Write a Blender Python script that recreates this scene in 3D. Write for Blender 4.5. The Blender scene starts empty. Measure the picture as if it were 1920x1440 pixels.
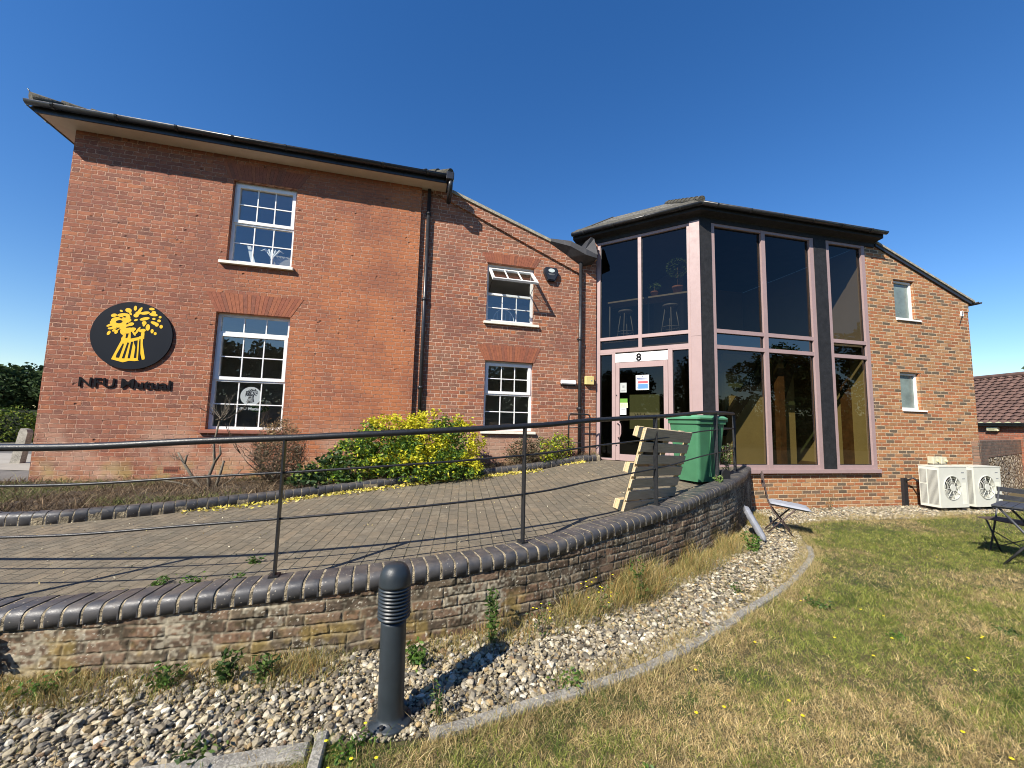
import bpy, math, random
import numpy as np
from mathutils import Vector, Matrix
R = math.radians
random.seed(4); rng = np.random.default_rng(7)
scene = bpy.context.scene
COL = scene.collection

# ------------------------------------------------------------------ camera
cam_d = bpy.data.cameras.new('camera'); cam = bpy.data.objects.new('camera', cam_d); COL.objects.link(cam)
cam_d.sensor_width = 36.0; cam_d.lens = 750.0 / 1920 * 36; cam_d.clip_start = 0.05; cam_d.clip_end = 3000
_p, _r = R(5.5), R(1.41)
_f = Vector((0, math.cos(_p), math.sin(_p))); _u = Vector((0, -math.sin(_p), math.cos(_p))); _x = Vector((1, 0, 0))
_xr = _x * math.cos(_r) + _u * math.sin(_r); _ur = -_x * math.sin(_r) + _u * math.cos(_r)
_m = Matrix((( _xr.x, _ur.x, -_f.x, 0), (_xr.y, _ur.y, -_f.y, 0), (_xr.z, _ur.z, -_f.z, 1.57), (0, 0, 0, 1)))
cam.matrix_world = _m
scene.camera = cam
# ------------------------------------------------------------------ light
SUN_EL, SUN_AZ = R(40), R(38.5)      # light travels towards azimuth SUN_AZ (from +Y towards +X)
w = bpy.data.worlds.new('World'); scene.world = w; w.use_nodes = True
nt = w.node_tree; nt.nodes.clear()
sky = nt.nodes.new('ShaderNodeTexSky'); sky.sky_type = 'NISHITA'; sky.sun_disc = False
sky.sun_elevation = SUN_EL; sky.sun_rotation = SUN_AZ + math.pi
sky.air_density = 1.1; sky.dust_density = 0.1; sky.ozone_density = 3.0; sky.altitude = 30
bg = nt.nodes.new('ShaderNodeBackground'); bg.inputs[1].default_value = 0.096
wo = nt.nodes.new('ShaderNodeOutputWorld')
hs = nt.nodes.new('ShaderNodeHueSaturation'); hs.inputs['Saturation'].default_value = 1.31; hs.inputs['Hue'].default_value = 0.509
nt.links.new(sky.outputs[0], hs.inputs['Color']); nt.links.new(hs.outputs[0], bg.inputs[0]); nt.links.new(bg.outputs[0], wo.inputs[0])
sl = bpy.data.lights.new('sun', 'SUN'); sl.energy = 5.0; sl.angle = R(0.5); sl.color = (1.0, 0.93, 0.82)
sun = bpy.data.objects.new('sun', sl); COL.objects.link(sun)
_d = Vector((math.sin(SUN_AZ) * math.cos(SUN_EL), math.cos(SUN_AZ) * math.cos(SUN_EL), -math.sin(SUN_EL)))
sun.rotation_euler = _d.to_track_quat('-Z', 'Y').to_euler(); sun.location = (-10, -10, 20)
scene.view_settings.view_transform = 'Standard'; scene.view_settings.look = 'None'
scene.view_settings.exposure = 0.78; scene.view_settings.gamma = 1.0
scene.cycles.filter_width = 1.0; scene.cycles.max_bounces = 8; scene.cycles.transparent_max_bounces = 16

# ------------------------------------------------------------------ node helpers
class NT:
    def __init__(s, name):
        s.m = bpy.data.materials.new(name); s.m.use_nodes = True; s.t = s.m.node_tree
        s.b = s.t.nodes['Principled BSDF']; s.out = s.t.nodes['Material Output']
    def new(s, k, **kw):
        n = s.t.nodes.new(k)
        for a, v in kw.items(): setattr(n, a, v)
        return n
    def put(s, sock, v):
        if v is None: return
        if hasattr(v, 'is_output'): s.t.links.new(v, sock)
        elif isinstance(v, (tuple, list)):
            v = tuple(v)
            if sock.type == 'RGBA' and len(v) == 3: v = v + (1,)
            sock.default_value = v
        else: sock.default_value = v
    def math(s, op, a, b=None, c=None, clamp=False):
        n = s.new('ShaderNodeMath', operation=op); n.use_clamp = clamp
        s.put(n.inputs[0], a); s.put(n.inputs[1], b); s.put(n.inputs[2], c); return n.outputs[0]
    def mix(s, f, a, b, mode='MIX'):
        n = s.new('ShaderNodeMix', data_type='RGBA', blend_type=mode)
        s.put(n.inputs['Factor'], f); s.put(n.inputs[6], a); s.put(n.inputs[7], b); return n.outputs[2]
    def coord(s, which='Object'):
        return s.new('ShaderNodeTexCoord').outputs[which]
    def sep(s, v):
        n = s.new('ShaderNodeSeparateXYZ'); s.put(n.inputs[0], v); return n.outputs
    def comb(s, x, y, z=0.0):
        n = s.new('ShaderNodeCombineXYZ'); s.put(n.inputs[0], x); s.put(n.inputs[1], y); s.put(n.inputs[2], z); return n.outputs[0]
    def noise(s, v, scale, detail=3, rough=0.55, out=0):
        n = s.new('ShaderNodeTexNoise'); s.put(n.inputs['Vector'], v); n.inputs['Scale'].default_value = scale
        n.inputs['Detail'].default_value = detail; n.inputs['Roughness'].default_value = rough; return n.outputs[out]
    def vor(s, v, scale, feature='F1', out='Distance', rnd=1.0):
        n = s.new('ShaderNodeTexVoronoi', feature=feature); s.put(n.inputs['Vector'], v); n.inputs['Scale'].default_value = scale
        n.inputs['Randomness'].default_value = rnd; return n.outputs[out]
    def ramp(s, f, stops, mode='LINEAR'):
        n = s.new('ShaderNodeValToRGB'); n.color_ramp.interpolation = mode; e = n.color_ramp.elements
        while len(e) > 1: e.remove(e[0])
        e[0].position = stops[0][0]; c = stops[0][1]; e[0].color = tuple(c) + (1,) if len(c) == 3 else c
        for p, c in stops[1:]:
            k = e.new(p); k.color = tuple(c) + (1,)
        s.put(n.inputs[0], f); return n.outputs[0]
    def mr(s, v, a, b, c=0.0, d=1.0, smooth=False):
        n = s.new('ShaderNodeMapRange'); n.clamp = True
        if smooth: n.interpolation_type = 'SMOOTHSTEP'
        s.put(n.inputs[0], v); n.inputs[1].default_value = a; n.inputs[2].default_value = b; n.inputs[3].default_value = c; n.inputs[4].default_value = d
        return n.outputs[0]
    def bump(s, h, dist=0.01, strength=1.0):
        n = s.new('ShaderNodeBump'); n.inputs['Strength'].default_value = strength; n.inputs['Distance'].default_value = dist
        s.put(n.inputs['Height'], h); s.put(s.b.inputs['Normal'], n.outputs[0])
    def fin(s, col=None, rough=None, **kw):
        s.put(s.b.inputs['Base Color'], col); s.put(s.b.inputs['Roughness'], rough)
        for k, v in kw.items(): s.put(s.b.inputs[k.replace('_', ' ')], v)
        return s.m

def simple(name, col, rough=0.6, var=0.15, scale=8, bump=0.0, bscale=60, metal=0.0, spec=None, coord='Object'):
    n = NT(name); v = n.coord(coord)
    f = n.noise(v, scale, 5, 0.6)
    c = n.mix(n.mr(f, 0.3, 0.7), tuple(x * (1 - var) for x in col), tuple(min(1, x * (1 + var)) for x in col))
    if bump: n.bump(n.noise(v, bscale, 3), bump)
    k = dict(Metallic=metal)
    if spec is not None: k['Specular IOR Level'] = spec
    rr = n.mr(n.noise(v, scale * 2.3, 3), 0.3, 0.7, max(0, rough - 0.07), min(1, rough + 0.07))
    return n.fin(c, rr, **{a.replace(' ', '_'): b for a, b in k.items()})

def brick(name, kind, cols, mortar, rh=0.075, mj=0.010, coord='Object', dist=0.004, big=None, pits=False, extra=None, bump=0.006, blotch=0.25, rough=0.9):
    """brickwork: kind 'flemish' (long and short bricks alternate) or 'stretcher'."""
    n = NT(name); c0 = n.coord(coord); X, Y, Z = n.sep(c0)
    if coord == 'Object': u0 = n.math('ADD', X, Y); v0 = Z
    else: u0 = X; v0 = Y
    base = n.comb(u0, v0)
    w1 = n.noise(base, 9, 2, 0.5, 1); w2 = n.noise(base, 55, 2, 0.6, 1)
    a = n.sep(w1); b = n.sep(w2)
    def warp(x, i): 
        t = n.math('MULTIPLY_ADD', n.math('SUBTRACT', a[i], 0.5), dist * 4, x)
        return n.math('MULTIPLY_ADD', n.math('SUBTRACT', b[i], 0.5), dist * 2.2, t)
    u = warp(u0, 0); v = warp(v0, 1)
    kf = n.math('DIVIDE', v, rh); k = n.math('FLOOR', kf); g = n.math('FRACT', kf)
    L = 0.3375 if kind == 'flemish' else 0.225
    par = n.math('MODULO', n.math('ABSOLUTE', k), 2.0)
    jit = n.new('ShaderNodeTexWhiteNoise', noise_dimensions='1D'); n.put(jit.inputs['W'], k)
    off = n.math('MULTIPLY_ADD', par, 0.5, n.math('MULTIPLY', jit.outputs['Value'], 0.16 if kind == 'flemish' else 0.06))
    uu = n.math('ADD', n.math('DIVIDE', u, L), off); f = n.math('FRACT', uu); fl = n.math('FLOOR', uu)
    dx = n.math('MINIMUM', f, n.math('SUBTRACT', 1.0, f)); idd = fl
    if kind == 'flemish':
        h = 0.667; dx = n.math('MINIMUM', dx, n.math('ABSOLUTE', n.math('SUBTRACT', f, h)))
        idd = n.math('MULTIPLY_ADD', n.math('GREATER_THAN', f, h), 0.37, fl)
    dx = n.math('MULTIPLY', dx, L)
    dz = n.math('MULTIPLY', n.math('MINIMUM', g, n.math('SUBTRACT', 1.0, g)), rh)
    d = n.math('MINIMUM', dx, dz)
    face = n.mr(d, mj / 2 - 0.0015, mj / 2 + 0.0025, smooth=True)
    wn = n.new('ShaderNodeTexWhiteNoise', noise_dimensions='2D'); n.put(wn.inputs['Vector'], n.comb(idd, k))
    rnd = wn.outputs['Value']; rc = n.sep(wn.outputs['Color'])
    N = len(cols); col = n.ramp(rnd, [(i / N, c) for i, c in enumerate(cols)], 'CONSTANT')
    fine = n.noise(base, 38, 4, 0.65); wea = n.noise(base, 6.5, 6, 0.75)
    col = n.mix(n.mr(fine, 0.3, 0.75, 0.0, blotch * 1.5), col, (0.42, 0.20, 0.11), 'MIX') if blotch else col
    val = n.math('MULTIPLY_ADD', rc[1], 0.34, 0.82)
    hsv = n.new('ShaderNodeHueSaturation'); n.put(hsv.inputs['Value'], val); n.put(hsv.inputs['Color'], col); col = hsv.outputs[0]
    if blotch >= 0.2:
        col = n.mix(n.mr(wea, 0.36, 0.5, 0.5, 0), col, (0.10, 0.045, 0.035)); col = n.mix(n.mr(wea, 0.56, 0.72, 0, 0.4), col, (0.46, 0.26, 0.16))
    if pits:
        sk = n.mr(n.noise(n.comb(u0, n.math('MULTIPLY', v0, 1.7)), 15, 3, .6), 0.66, 0.71); col = n.mix(n.math('MULTIPLY', sk, .75), col, (0.075, 0.032, 0.024)); st = n.mr(n.noise(n.comb(n.math('MULTIPLY', u0, 3.5), n.math('MULTIPLY', v0, .5)), 1.6, 4, .6), 0.55, 0.72, 0, .35); col = n.mix(st, col, (0.16, 0.065, 0.05))
    if big:                      # slow drift of the brick colour over the wall
        col = n.mix(n.mr(n.noise(base, big[0], 3), 0.38, 0.62, 0, big[2]), col, big[1], 'MIX')
    mcol = n.mix(n.mr(n.noise(base, 12, 4, .7), .35, .65), mortar, tuple(x * 0.5 for x in mortar))
    col = n.mix(face, mcol, col)
    hgt = n.math('MULTIPLY_ADD', fine, 0.35, face)
    if pits:
        pv = n.vor(n.comb(n.math('MULTIPLY', u0, .8), v0), 5.5); pm = n.math('MULTIPLY', n.mr(n.math('ADD', pv, n.math('MULTIPLY', n.noise(base, 60, 2), .08)), 0.08, 0.16, 1, 0), n.mr(n.noise(base, 3.1, 2), 0.44, 0.5))
        col = n.mix(n.math('MULTIPLY', pm, 0.9), col, (0.07, 0.025, 0.015)); hgt = n.math('SUBTRACT', hgt, pm)
    n.face = face
    if extra: col = extra(n, col, base, u0, v0)
    n.bump(hgt, bump)
    return n.fin(col, rough)

def glassmat(name, tint, refl=0.12, dirt=0.0, ior=1.5, wavy=0.0):
    n = NT(name); n.t.nodes.remove(n.b)
    tr = n.new('ShaderNodeBsdfTransparent'); n.put(tr.inputs[0], tint)
    gl = n.new('ShaderNodeBsdfGlossy'); gl.inputs['Roughness'].default_value = 0.0; gl.inputs[0].default_value = (1, 1, 1, 1)
    if wavy:
        bp = n.new('ShaderNodeBump'); bp.inputs['Distance'].default_value = wavy; n.put(bp.inputs['Height'], n.noise(n.coord(), 1.6, 1)); n.put(gl.inputs['Normal'], bp.outputs[0])
    fr = n.new('ShaderNodeFresnel'); n.put(fr.inputs['IOR'], n.math('MULTIPLY_ADD', n.new('ShaderNodeNewGeometry').outputs['Backfacing'], 1 / ior - ior, ior))
    f = n.math('MULTIPLY_ADD', fr.outputs[0], 1.0, refl, clamp=True)
    mx = n.new('ShaderNodeMixShader'); n.put(mx.inputs[0], f); n.put(mx.inputs[1], tr.outputs[0]); n.put(mx.inputs[2], gl.outputs[0])
    n.put(n.out.inputs[0], mx.outputs[0]); return n.m

def attrmat(name, rough=0.8, trans=0.0, spec=0.3, mul=1.0):
    n = NT(name); a = n.new('ShaderNodeAttribute'); a.attribute_name = 'col'
    c = a.outputs['Color']
    if mul != 1.0: c = n.mix(1.0, c, (mul,) * 3, 'MULTIPLY')
    n.put(n.b.inputs['Base Color'], c); n.put(n.b.inputs['Roughness'], rough); n.put(n.b.inputs['Specular IOR Level'], spec)
    if trans:
        tl = n.new('ShaderNodeBsdfTranslucent'); n.put(tl.inputs[0], c)
        mx = n.new('ShaderNodeMixShader'); mx.inputs[0].default_value = trans
        n.put(mx.inputs[1], n.b.outputs[0]); n.put(mx.inputs[2], tl.outputs[0]); n.put(n.out.inputs[0], mx.outputs[0])
    return n.m

# ------------------------------------------------------------------ mesh helpers
class MB:
    def __init__(s): s.v = []; s.f = []; s.mi = []; s.sm = []; s.uv = None
    def add(s, vs, fs, mi=0, sm=False):
        o = len(s.v); s.v += [tuple(x) for x in vs]
        for f in fs: s.f.append(tuple(i + o for i in f)); s.mi.append(mi); s.sm.append(sm)
    def box(s, x0, x1, y0, y1, z0, z1, mi=0, M=None, ch=0.0):
        if ch:
            c = ch; vs = []; 
            for z, k in ((z0, c), (z0 + c, 0), (z1 - c, 0), (z1, c)):
                vs += [(x0 + k, y0 + c, z), (x0 + c, y0 + k, z), (x1 - c, y0 + k, z), (x1 - k, y0 + c, z), (x1 - k, y1 - c, z), (x1 - c, y1 - k, z), (x0 + c, y1 - k, z), (x0 + k, y1 - c, z)]
            fs = [tuple(range(7, -1, -1)), tuple(range(24, 32))]
            for r in range(3):
                for i in range(8): j = (i + 1) % 8; fs.append((r * 8 + i, r * 8 + j, r * 8 + 8 + j, r * 8 + 8 + i))
        else:
            vs = [(x0, y0, z0), (x1, y0, z0), (x1, y1, z0), (x0, y1, z0), (x0, y0, z1), (x1, y0, z1), (x1, y1, z1), (x0, y1, z1)]
            fs = [(3, 2, 1, 0), (4, 5, 6, 7), (0, 1, 5, 4), (1, 2, 6, 5), (2, 3, 7, 6), (3, 0, 4, 7)]
        if M is not None: vs = [M @ Vector(v) for v in vs]
        s.add(vs, fs, mi); return s
    def prism(s, poly, y0, y1, mi=0, axis='y', M=None):
        """poly of (a,b): extruded along an axis ('y': (x,z); 'z': (x,y); 'x': (y,z))."""
        n = len(poly)
        def p(a, b, t): return {'y': (a, t, b), 'z': (a, b, t), 'x': (t, a, b)}[axis]
        vs = [p(a, b, y0) for a, b in poly] + [p(a, b, y1) for a, b in poly]
        if M is not None: vs = [M @ Vector(v) for v in vs]
        fs = [tuple(range(n)), tuple(range(2 * n - 1, n - 1, -1))] + [(i, i + n, (i + 1) % n + n, (i + 1) % n) for i in range(n)]
        s.add(vs, fs, mi); return s
    def tube(s, pts, r, n=10, mi=0, sm=True, caps=True):
        pts = [Vector(p) for p in pts]; rs = r if isinstance(r, (list, tuple)) else [r] * len(pts)
        o = len(s.v); up = Vector((0, 0, 1)); prev = None
        for i, p in enumerate(pts):
            t = (pts[min(i + 1, len(pts) - 1)] - pts[max(i - 1, 0)]).normalized()
            if prev is None:
                a = t.cross(up); a = a.normalized() if a.length > 1e-3 else Vector((1, 0, 0))
            else:
                a = prev - t * prev.dot(t); a.normalize()
            prev = a; b = t.cross(a)
            for k in range(n):
                an = 2 * math.pi * k / n; s.v.append(tuple(p + (a * math.cos(an) + b * math.sin(an)) * rs[i]))
        for i in range(len(pts) - 1):
            for k in range(n):
                j = (k + 1) % n; s.f.append((o + i * n + k, o + i * n + j, o + (i + 1) * n + j, o + (i + 1) * n + k)); s.mi.append(mi); s.sm.append(sm)
        if caps:
            s.f.append(tuple(o + k for k in range(n - 1, -1, -1))); s.mi.append(mi); s.sm.append(False)
            q = o + (len(pts) - 1) * n; s.f.append(tuple(q + k for k in range(n))); s.mi.append(mi); s.sm.append(False)
        return s
    def lathe(s, prof, n=32, c=(0, 0), mi=0, sm=True):
        o = len(s.v)
        for r, z in prof:
            for k in range(n): a = 2 * math.pi * k / n; s.v.append((c[0] + r * math.cos(a), c[1] + r * math.sin(a), z))
        for i in range(len(prof) - 1):
            for k in range(n):
                j = (k + 1) % n; s.f.append((o + i * n + k, o + i * n + j, o + (i + 1) * n + j, o + (i + 1) * n + k)); s.mi.append(mi); s.sm.append(sm)
        return s
    def sweep(s, P, s0, s1, prof, shr=0.0, mi=0, sm=False, n=1):
        """P(t)->(point, left normal, z); prof list of (offset, dz)"""
        st = [s0 + (s1 - s0) * i / n for i in range(n + 1)]; k = len(prof); o = len(s.v)
        if shr: e = min(0.006, (s1 - s0) * 0.15); st = [s0, s0 + e, s1 - e, s1]
        cx = sum(a for a, b in prof) / k; cz = sum(b for a, b in prof) / k
        for i, t in enumerate(st):
            p, nn, z = P(t); q = 1 - (shr if shr and i in (0, len(st) - 1) else 0)
            for a, b in prof:
                a2 = cx + (a - cx) * q; b2 = cz + (b - cz) * q
                s.v.append((p[0] + nn[0] * a2, p[1] + nn[1] * a2, z + b2))
        for i in range(len(st) - 1):
            for j in range(k):
                j2 = (j + 1) % k; s.f.append((o + i * k + j, o + i * k + j2, o + (i + 1) * k + j2, o + (i + 1) * k + j)); s.mi.append(mi); s.sm.append(sm and not (shr and i != 1))
        s.f.append(tuple(o + j for j in range(k - 1, -1, -1))); s.mi.append(mi); s.sm.append(False)
        q = o + (len(st) - 1) * k; s.f.append(tuple(q + j for j in range(k))); s.mi.append(mi); s.sm.append(False)
    def build(s, name, mats, parent=None, loc=None, rz=0.0, fix=True):
        me = bpy.data.meshes.new(name); me.from_pydata(s.v, [], s.f)
        if not isinstance(mats, (list, tuple)): mats = [mats]
        for m in mats: me.materials.append(m)
        me.polygons.foreach_set('material_index', s.mi); me.polygons.foreach_set('use_smooth', s.sm)
        if fix:
            import bmesh
            b = bmesh.new(); b.from_mesh(me); bmesh.ops.recalc_face_normals(b, faces=b.faces); b.to_mesh(me); b.free()
        me.update(); o = bpy.data.objects.new(name, me); COL.objects.link(o)
        if parent is not None: o.parent = parent
        if loc is not None: o.location = loc; o.rotation_euler = (0, 0, rz)
        return o

def npmesh(name, V, F, mat, col=None, smooth=False, parent=None):
    """V (n,3), F (m,k) numpy"""
    me = bpy.data.meshes.new(name); V = np.asarray(V, np.float32); F = np.asarray(F, np.int32); k = F.shape[1]
    me.vertices.add(len(V)); me.vertices.foreach_set('co', V.ravel())
    me.loops.add(F.size); me.loops.foreach_set('vertex_index', F.ravel())
    me.polygons.add(len(F)); me.polygons.foreach_set('loop_start', np.arange(0, F.size, k, dtype=np.int32)); me.polygons.foreach_set('loop_total', np.full(len(F), k, np.int32))
    me.polygons.foreach_set('use_smooth', np.full(len(F), smooth))
    me.update(calc_edges=True); me.materials.append(mat)
    if col is not None:
        a = me.color_attributes.new('col', 'FLOAT_COLOR', 'POINT'); c = np.ones((len(V), 4), np.float32); c[:, :3] = col; a.data.foreach_set('color', c.ravel())
    o = bpy.data.objects.new(name, me); COL.objects.link(o)
    if parent is not None: o.parent = parent
    return o

def empty(name, loc=(0, 0, 0), rz=0.0):
    o = bpy.data.objects.new(name, None); COL.objects.link(o); o.location = loc; o.rotation_euler = (0, 0, rz); o.empty_display_size = 0.1; return o
def tag(o, label=None, cat=None, group=None, kind=None):
    if label: o['label'] = label
    if cat: o['category'] = cat
    if group: o['group'] = group
    if kind: o['kind'] = kind
    return o
def text_mesh(name, s, size, mat, parent, loc, rot, extrude=0.002, bold=0.0, align='LEFT', sx=1.0):
    cu = bpy.data.curves.new(name, 'FONT'); cu.body = s; cu.size = size; cu.extrude = extrude; cu.offset = bold; cu.align_x = align; cu.resolution_u = 3
    t = bpy.data.objects.new(name, cu); COL.objects.link(t)
    me = bpy.data.meshes.new_from_object(t.evaluated_get(bpy.context.evaluated_depsgraph_get()))
    bpy.data.objects.remove(t); bpy.data.curves.remove(cu)
    me.name = name; me.materials.clear(); me.materials.append(mat)
    o = bpy.data.objects.new(name, me); COL.objects.link(o); o.parent = parent; o.location = loc; o.rotation_euler = rot; o.scale = (sx, 1, 1); return o

def path_fn(pts, zs=None):
    """smooth arc-length path through pts -> P(t): (xy, left normal, z), total length"""
    pts = np.array(pts, float); zs = np.zeros(len(pts)) if zs is None else np.array(zs, float)
    Q = np.column_stack([pts, zs]); out = []
    E = np.vstack([2 * Q[0] - Q[1], Q, 2 * Q[-1] - Q[-2]])
    for i in range(1, len(E) - 2):
        for t in np.linspace(0, 1, 20, endpoint=False):
            a, b, c, d = E[i - 1], E[i], E[i + 1], E[i + 2]
            out.append(0.5 * ((2 * b) + (-a + c) * t + (2 * a - 5 * b + 4 * c - d) * t * t + (-a + 3 * b - 3 * c + d) * t ** 3))
    out.append(Q[-1]); out = np.array(out); ds = np.r_[0, np.cumsum(np.hypot(*np.diff(out[:, :2], axis=0).T))]
    def P(t):
        x = np.interp(t, ds, out[:, 0]); y = np.interp(t, ds, out[:, 1]); z = np.interp(t, ds, out[:, 2])
        x1 = np.interp(t + .03, ds, out[:, 0]) - np.interp(t - .03, ds, out[:, 0]); y1 = np.interp(t + .03, ds, out[:, 1]) - np.interp(t - .03, ds, out[:, 1])
        h = math.hypot(x1, y1) or 1; return (x, y), (-y1 / h, x1 / h), float(z)
    return P, float(ds[-1]), out
def inside(poly, X, Y):
    c = np.zeros(X.shape, bool); n = len(poly)
    for i in range(n):
        x1, y1 = poly[i]; x2, y2 = poly[(i + 1) % n]
        if y1 == y2: continue
        k = ((y1 > Y) != (y2 > Y)) & (X < (x2 - x1) * (Y - y1) / (y2 - y1) + x1); c ^= k
    return c
def fnoise(X, Y, f=1.0, seed=0):
    """cheap smooth value noise 0..1"""
    r = np.random.default_rng(seed + 11); T = r.random((64, 64)); x = X * f + 100; y = Y * f + 100
    i = np.floor(x).astype(int); j = np.floor(y).astype(int); a = x - i; b = y - j; a = a * a * (3 - 2 * a); b = b * b * (3 - 2 * b)
    g = lambda p, q: T[p % 64, q % 64]
    return (g(i, j) * (1 - a) + g(i + 1, j) * a) * (1 - b) + (g(i, j + 1) * (1 - a) + g(i + 1, j + 1) * a) * b

# ------------------------------------------------------------------ materials
def ex_old(n, col, base, u, v):
    col = n.mix(n.mr(n.noise(base, 0.75, 5, 0.62), 0.47, 0.62, 0, 0.5), col, (0.17, 0.062, 0.045))
    # pale salt bloom and yellow lichen low on the wall
    f = n.noise(base, 1.3, 4, 0.6)
    lo = n.math('MULTIPLY', n.mr(v, 1.75, 0.9, 0, 1, True), n.mr(f, 0.42, 0.62))
    col = n.mix(n.math('MULTIPLY', lo, 0.55), col, (0.50, 0.36, 0.26))
    li = n.math('MULTIPLY', n.mr(v, 0.95, 0.55, 0, 1, True), n.mr(n.noise(base, 2.2, 4), 0.47, 0.6))
    return n.mix(n.math('MULTIPLY', li, 0.6), col, (0.34, 0.27, 0.09))
def ex_wall(n, col, base, u, v):
    k = n.math('MULTIPLY', n.mr(u, 0.8, 4.2, 0.1, 1, True), n.mr(n.noise(base, 0.7, 4), 0.36, 0.56, 0.25, 0.75)); k = n.math('MULTIPLY', k, n.mr(n.face, 0, 1, .25, 1)); col = n.mix(k, col, (0.45, 0.155, 0.055))
    return ex_old(n, col, base, u, v)
M_old = brick('old_brick', 'flemish', [(0.265, 0.083, 0.043), (0.30, 0.097, 0.046), (0.225, 0.070, 0.042), (0.315, 0.105, 0.044), (0.20, 0.063, 0.041), (0.27, 0.094, 0.052), (0.28, 0.085, 0.041), (0.165, 0.064, 0.046)],
              (0.60, 0.35, 0.24), rh=0.0725, mj=0.0100, dist=0.009, big=None, pits=True, extra=ex_wall, bump=0.02, blotch=0.2)
M_mid = brick('mid_brick', 'flemish', [(0.265, 0.080, 0.040), (0.315, 0.11, 0.052), (0.15, 0.078, 0.05), (0.29, 0.09, 0.041), (0.20, 0.09, 0.058), (0.175, 0.062, 0.041), (0.34, 0.11, 0.041), (0.235, 0.098, 0.060)],
              (0.66, 0.43, 0.31), rh=0.0725, mj=0.0115, dist=0.005, big=(0.6, (0.37, 0.155, 0.085), 0.4), extra=ex_old, bump=0.016, blotch=0.2)
M_new = brick('new_brick', 'stretcher', [(0.35, 0.12, 0.042), (0.33, 0.14, 0.052), (0.30, 0.11, 0.042), (0.36, 0.17, 0.066), (0.27, 0.10, 0.038), (0.095, 0.078, 0.05), (0.33, 0.11, 0.038), (0.38, 0.21, 0.095), (0.32, 0.155, 0.062), (0.13, 0.092, 0.058), (0.35, 0.14, 0.05), (0.34, 0.16, 0.06)],
              (0.62, 0.45, 0.28), rh=0.0738, mj=0.0165, dist=0.002, bump=0.014, blotch=0.12)
def ex_ret(n, col, base, u, v):
    f = n.noise(base, 3.0, 6, 0.72)
    col = n.mix(n.mr(f, 0.45, 0.62, 0, 0.75), col, (0.25, 0.195, 0.13)); col = n.mix(n.mr(n.noise(base, 34, 4, 0.75), 0.5, 0.66, 0, 0.8), col, (0.05, 0.038, 0.026))
    sp = n.math('MULTIPLY', n.mr(n.vor(base, 70), 0.12, 0.22, 1, 0), n.mr(n.noise(base, 5, 2), 0.45, 0.6))
    col = n.mix(sp, col, (0.50, 0.44, 0.34))
    li = n.math('MULTIPLY', n.mr(v, 0.26, 0.12, 0, 1), n.mr(n.noise(base, 4.5, 3), 0.52, 0.62))
    return n.mix(n.math('MULTIPLY', li, 0.7), col, (0.42, 0.26, 0.06))
M_ret = brick('weathered_brick', 'flemish', [(0.115, 0.078, 0.05), (0.15, 0.098, 0.062), (0.09, 0.065, 0.045), (0.13, 0.095, 0.062), (0.17, 0.105, 0.066)],
              (0.20, 0.165, 0.115), rh=0.072, mj=0.013, coord='UV', dist=0.012, extra=ex_ret, bump=0.03, blotch=0.0)
def coping_mat(name):
    n = NT(name); v = n.coord(); c = n.mix(n.mr(n.noise(v, 7, 4), 0.35, 0.65), (0.038, 0.040, 0.045), (0.078, 0.075, 0.075))
    sp = n.math('MULTIPLY', n.mr(n.math('ADD', n.vor(v, 34), n.math('MULTIPLY', n.noise(v, 120, 2), .12)), 0.14, 0.24, 1, 0), n.mr(n.noise(v, 3.5, 3), 0.45, 0.55)); c = n.mix(sp, c, (0.42, 0.38, 0.30))
    top = n.sep(n.new('ShaderNodeNewGeometry').outputs['Normal'])[2]
    c = n.mix(n.math('MULTIPLY', n.mr(n.noise(v, 11, 4), 0.46, 0.7, 0, 0.6), n.mr(top, 0.3, 0.95)), c, (0.16, 0.13, 0.10))
    n.bump(n.noise(v, 160, 3, 0.7), 0.0012)
    return n.fin(c, n.mr(n.noise(v, 22, 4, .7), 0.3, 0.7, 0.30, 0.66))
M_coping = coping_mat('glazed_coping')
M_mort = simple('lichened_mortar', (0.26, 0.215, 0.14), 0.95, 0.85, 19, 0.02, 60)
M_white = simple('white_plastic', (0.80, 0.80, 0.78), 0.35, 0.03, 3)
M_sill = simple('painted_sill', (0.74, 0.72, 0.62), 0.6, 0.12, 9, 0.002)
M_cream = simple('cream_soffit', (0.56, 0.47, 0.38), 0.7, 0.07, 4)
M_black = simple('black_plastic', (0.022, 0.023, 0.026), 0.33, 0.25, 6)
M_bwood = simple('black_timber', (0.012, 0.012, 0.013), 0.72, 0.5, 12, 0.004, 30)
M_pink = simple('pink_metal', (0.33, 0.232, 0.222), 0.5, 0.05, 5)
M_iron = simple('black_painted_iron', (0.014, 0.015, 0.017), 0.42, 0.35, 25, 0.0015, 120)
M_lead = simple('lead_flashing', (0.036, 0.036, 0.040), 0.65, 0.25, 7, 0.004, 12)
M_paint_in = simple('cream_plaster', (0.40, 0.36, 0.215), 0.85, 0.06, 3)
M_floor_in = simple('brown_floor', (0.13, 0.085, 0.05), 0.5, 0.3, 5)
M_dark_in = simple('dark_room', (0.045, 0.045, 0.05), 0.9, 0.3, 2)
M_frost = simple('frosted_glass', (0.17, 0.215, 0.20), 0.22, 0.35, 2.2)
M_room = simple('office_plaster', (0.72, 0.70, 0.66), 0.9, 0.05, 2)
M_moss = simple('mossy_ridge_tile', (0.07, 0.065, 0.05), 0.95, 0.5, 14, 0.01, 40)
M_verge = simple('lichened_verge', (0.30, 0.275, 0.21), 0.9, 0.35, 14, 0.008, 40)
G_office = glassmat('office_glass', (0.80, 0.84, 0.82), 0.12, wavy=0.003)
G_bay = glassmat('tinted_glass', (0.36, 0.34, 0.29), 0.0, ior=1.42, wavy=0.002)
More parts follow.
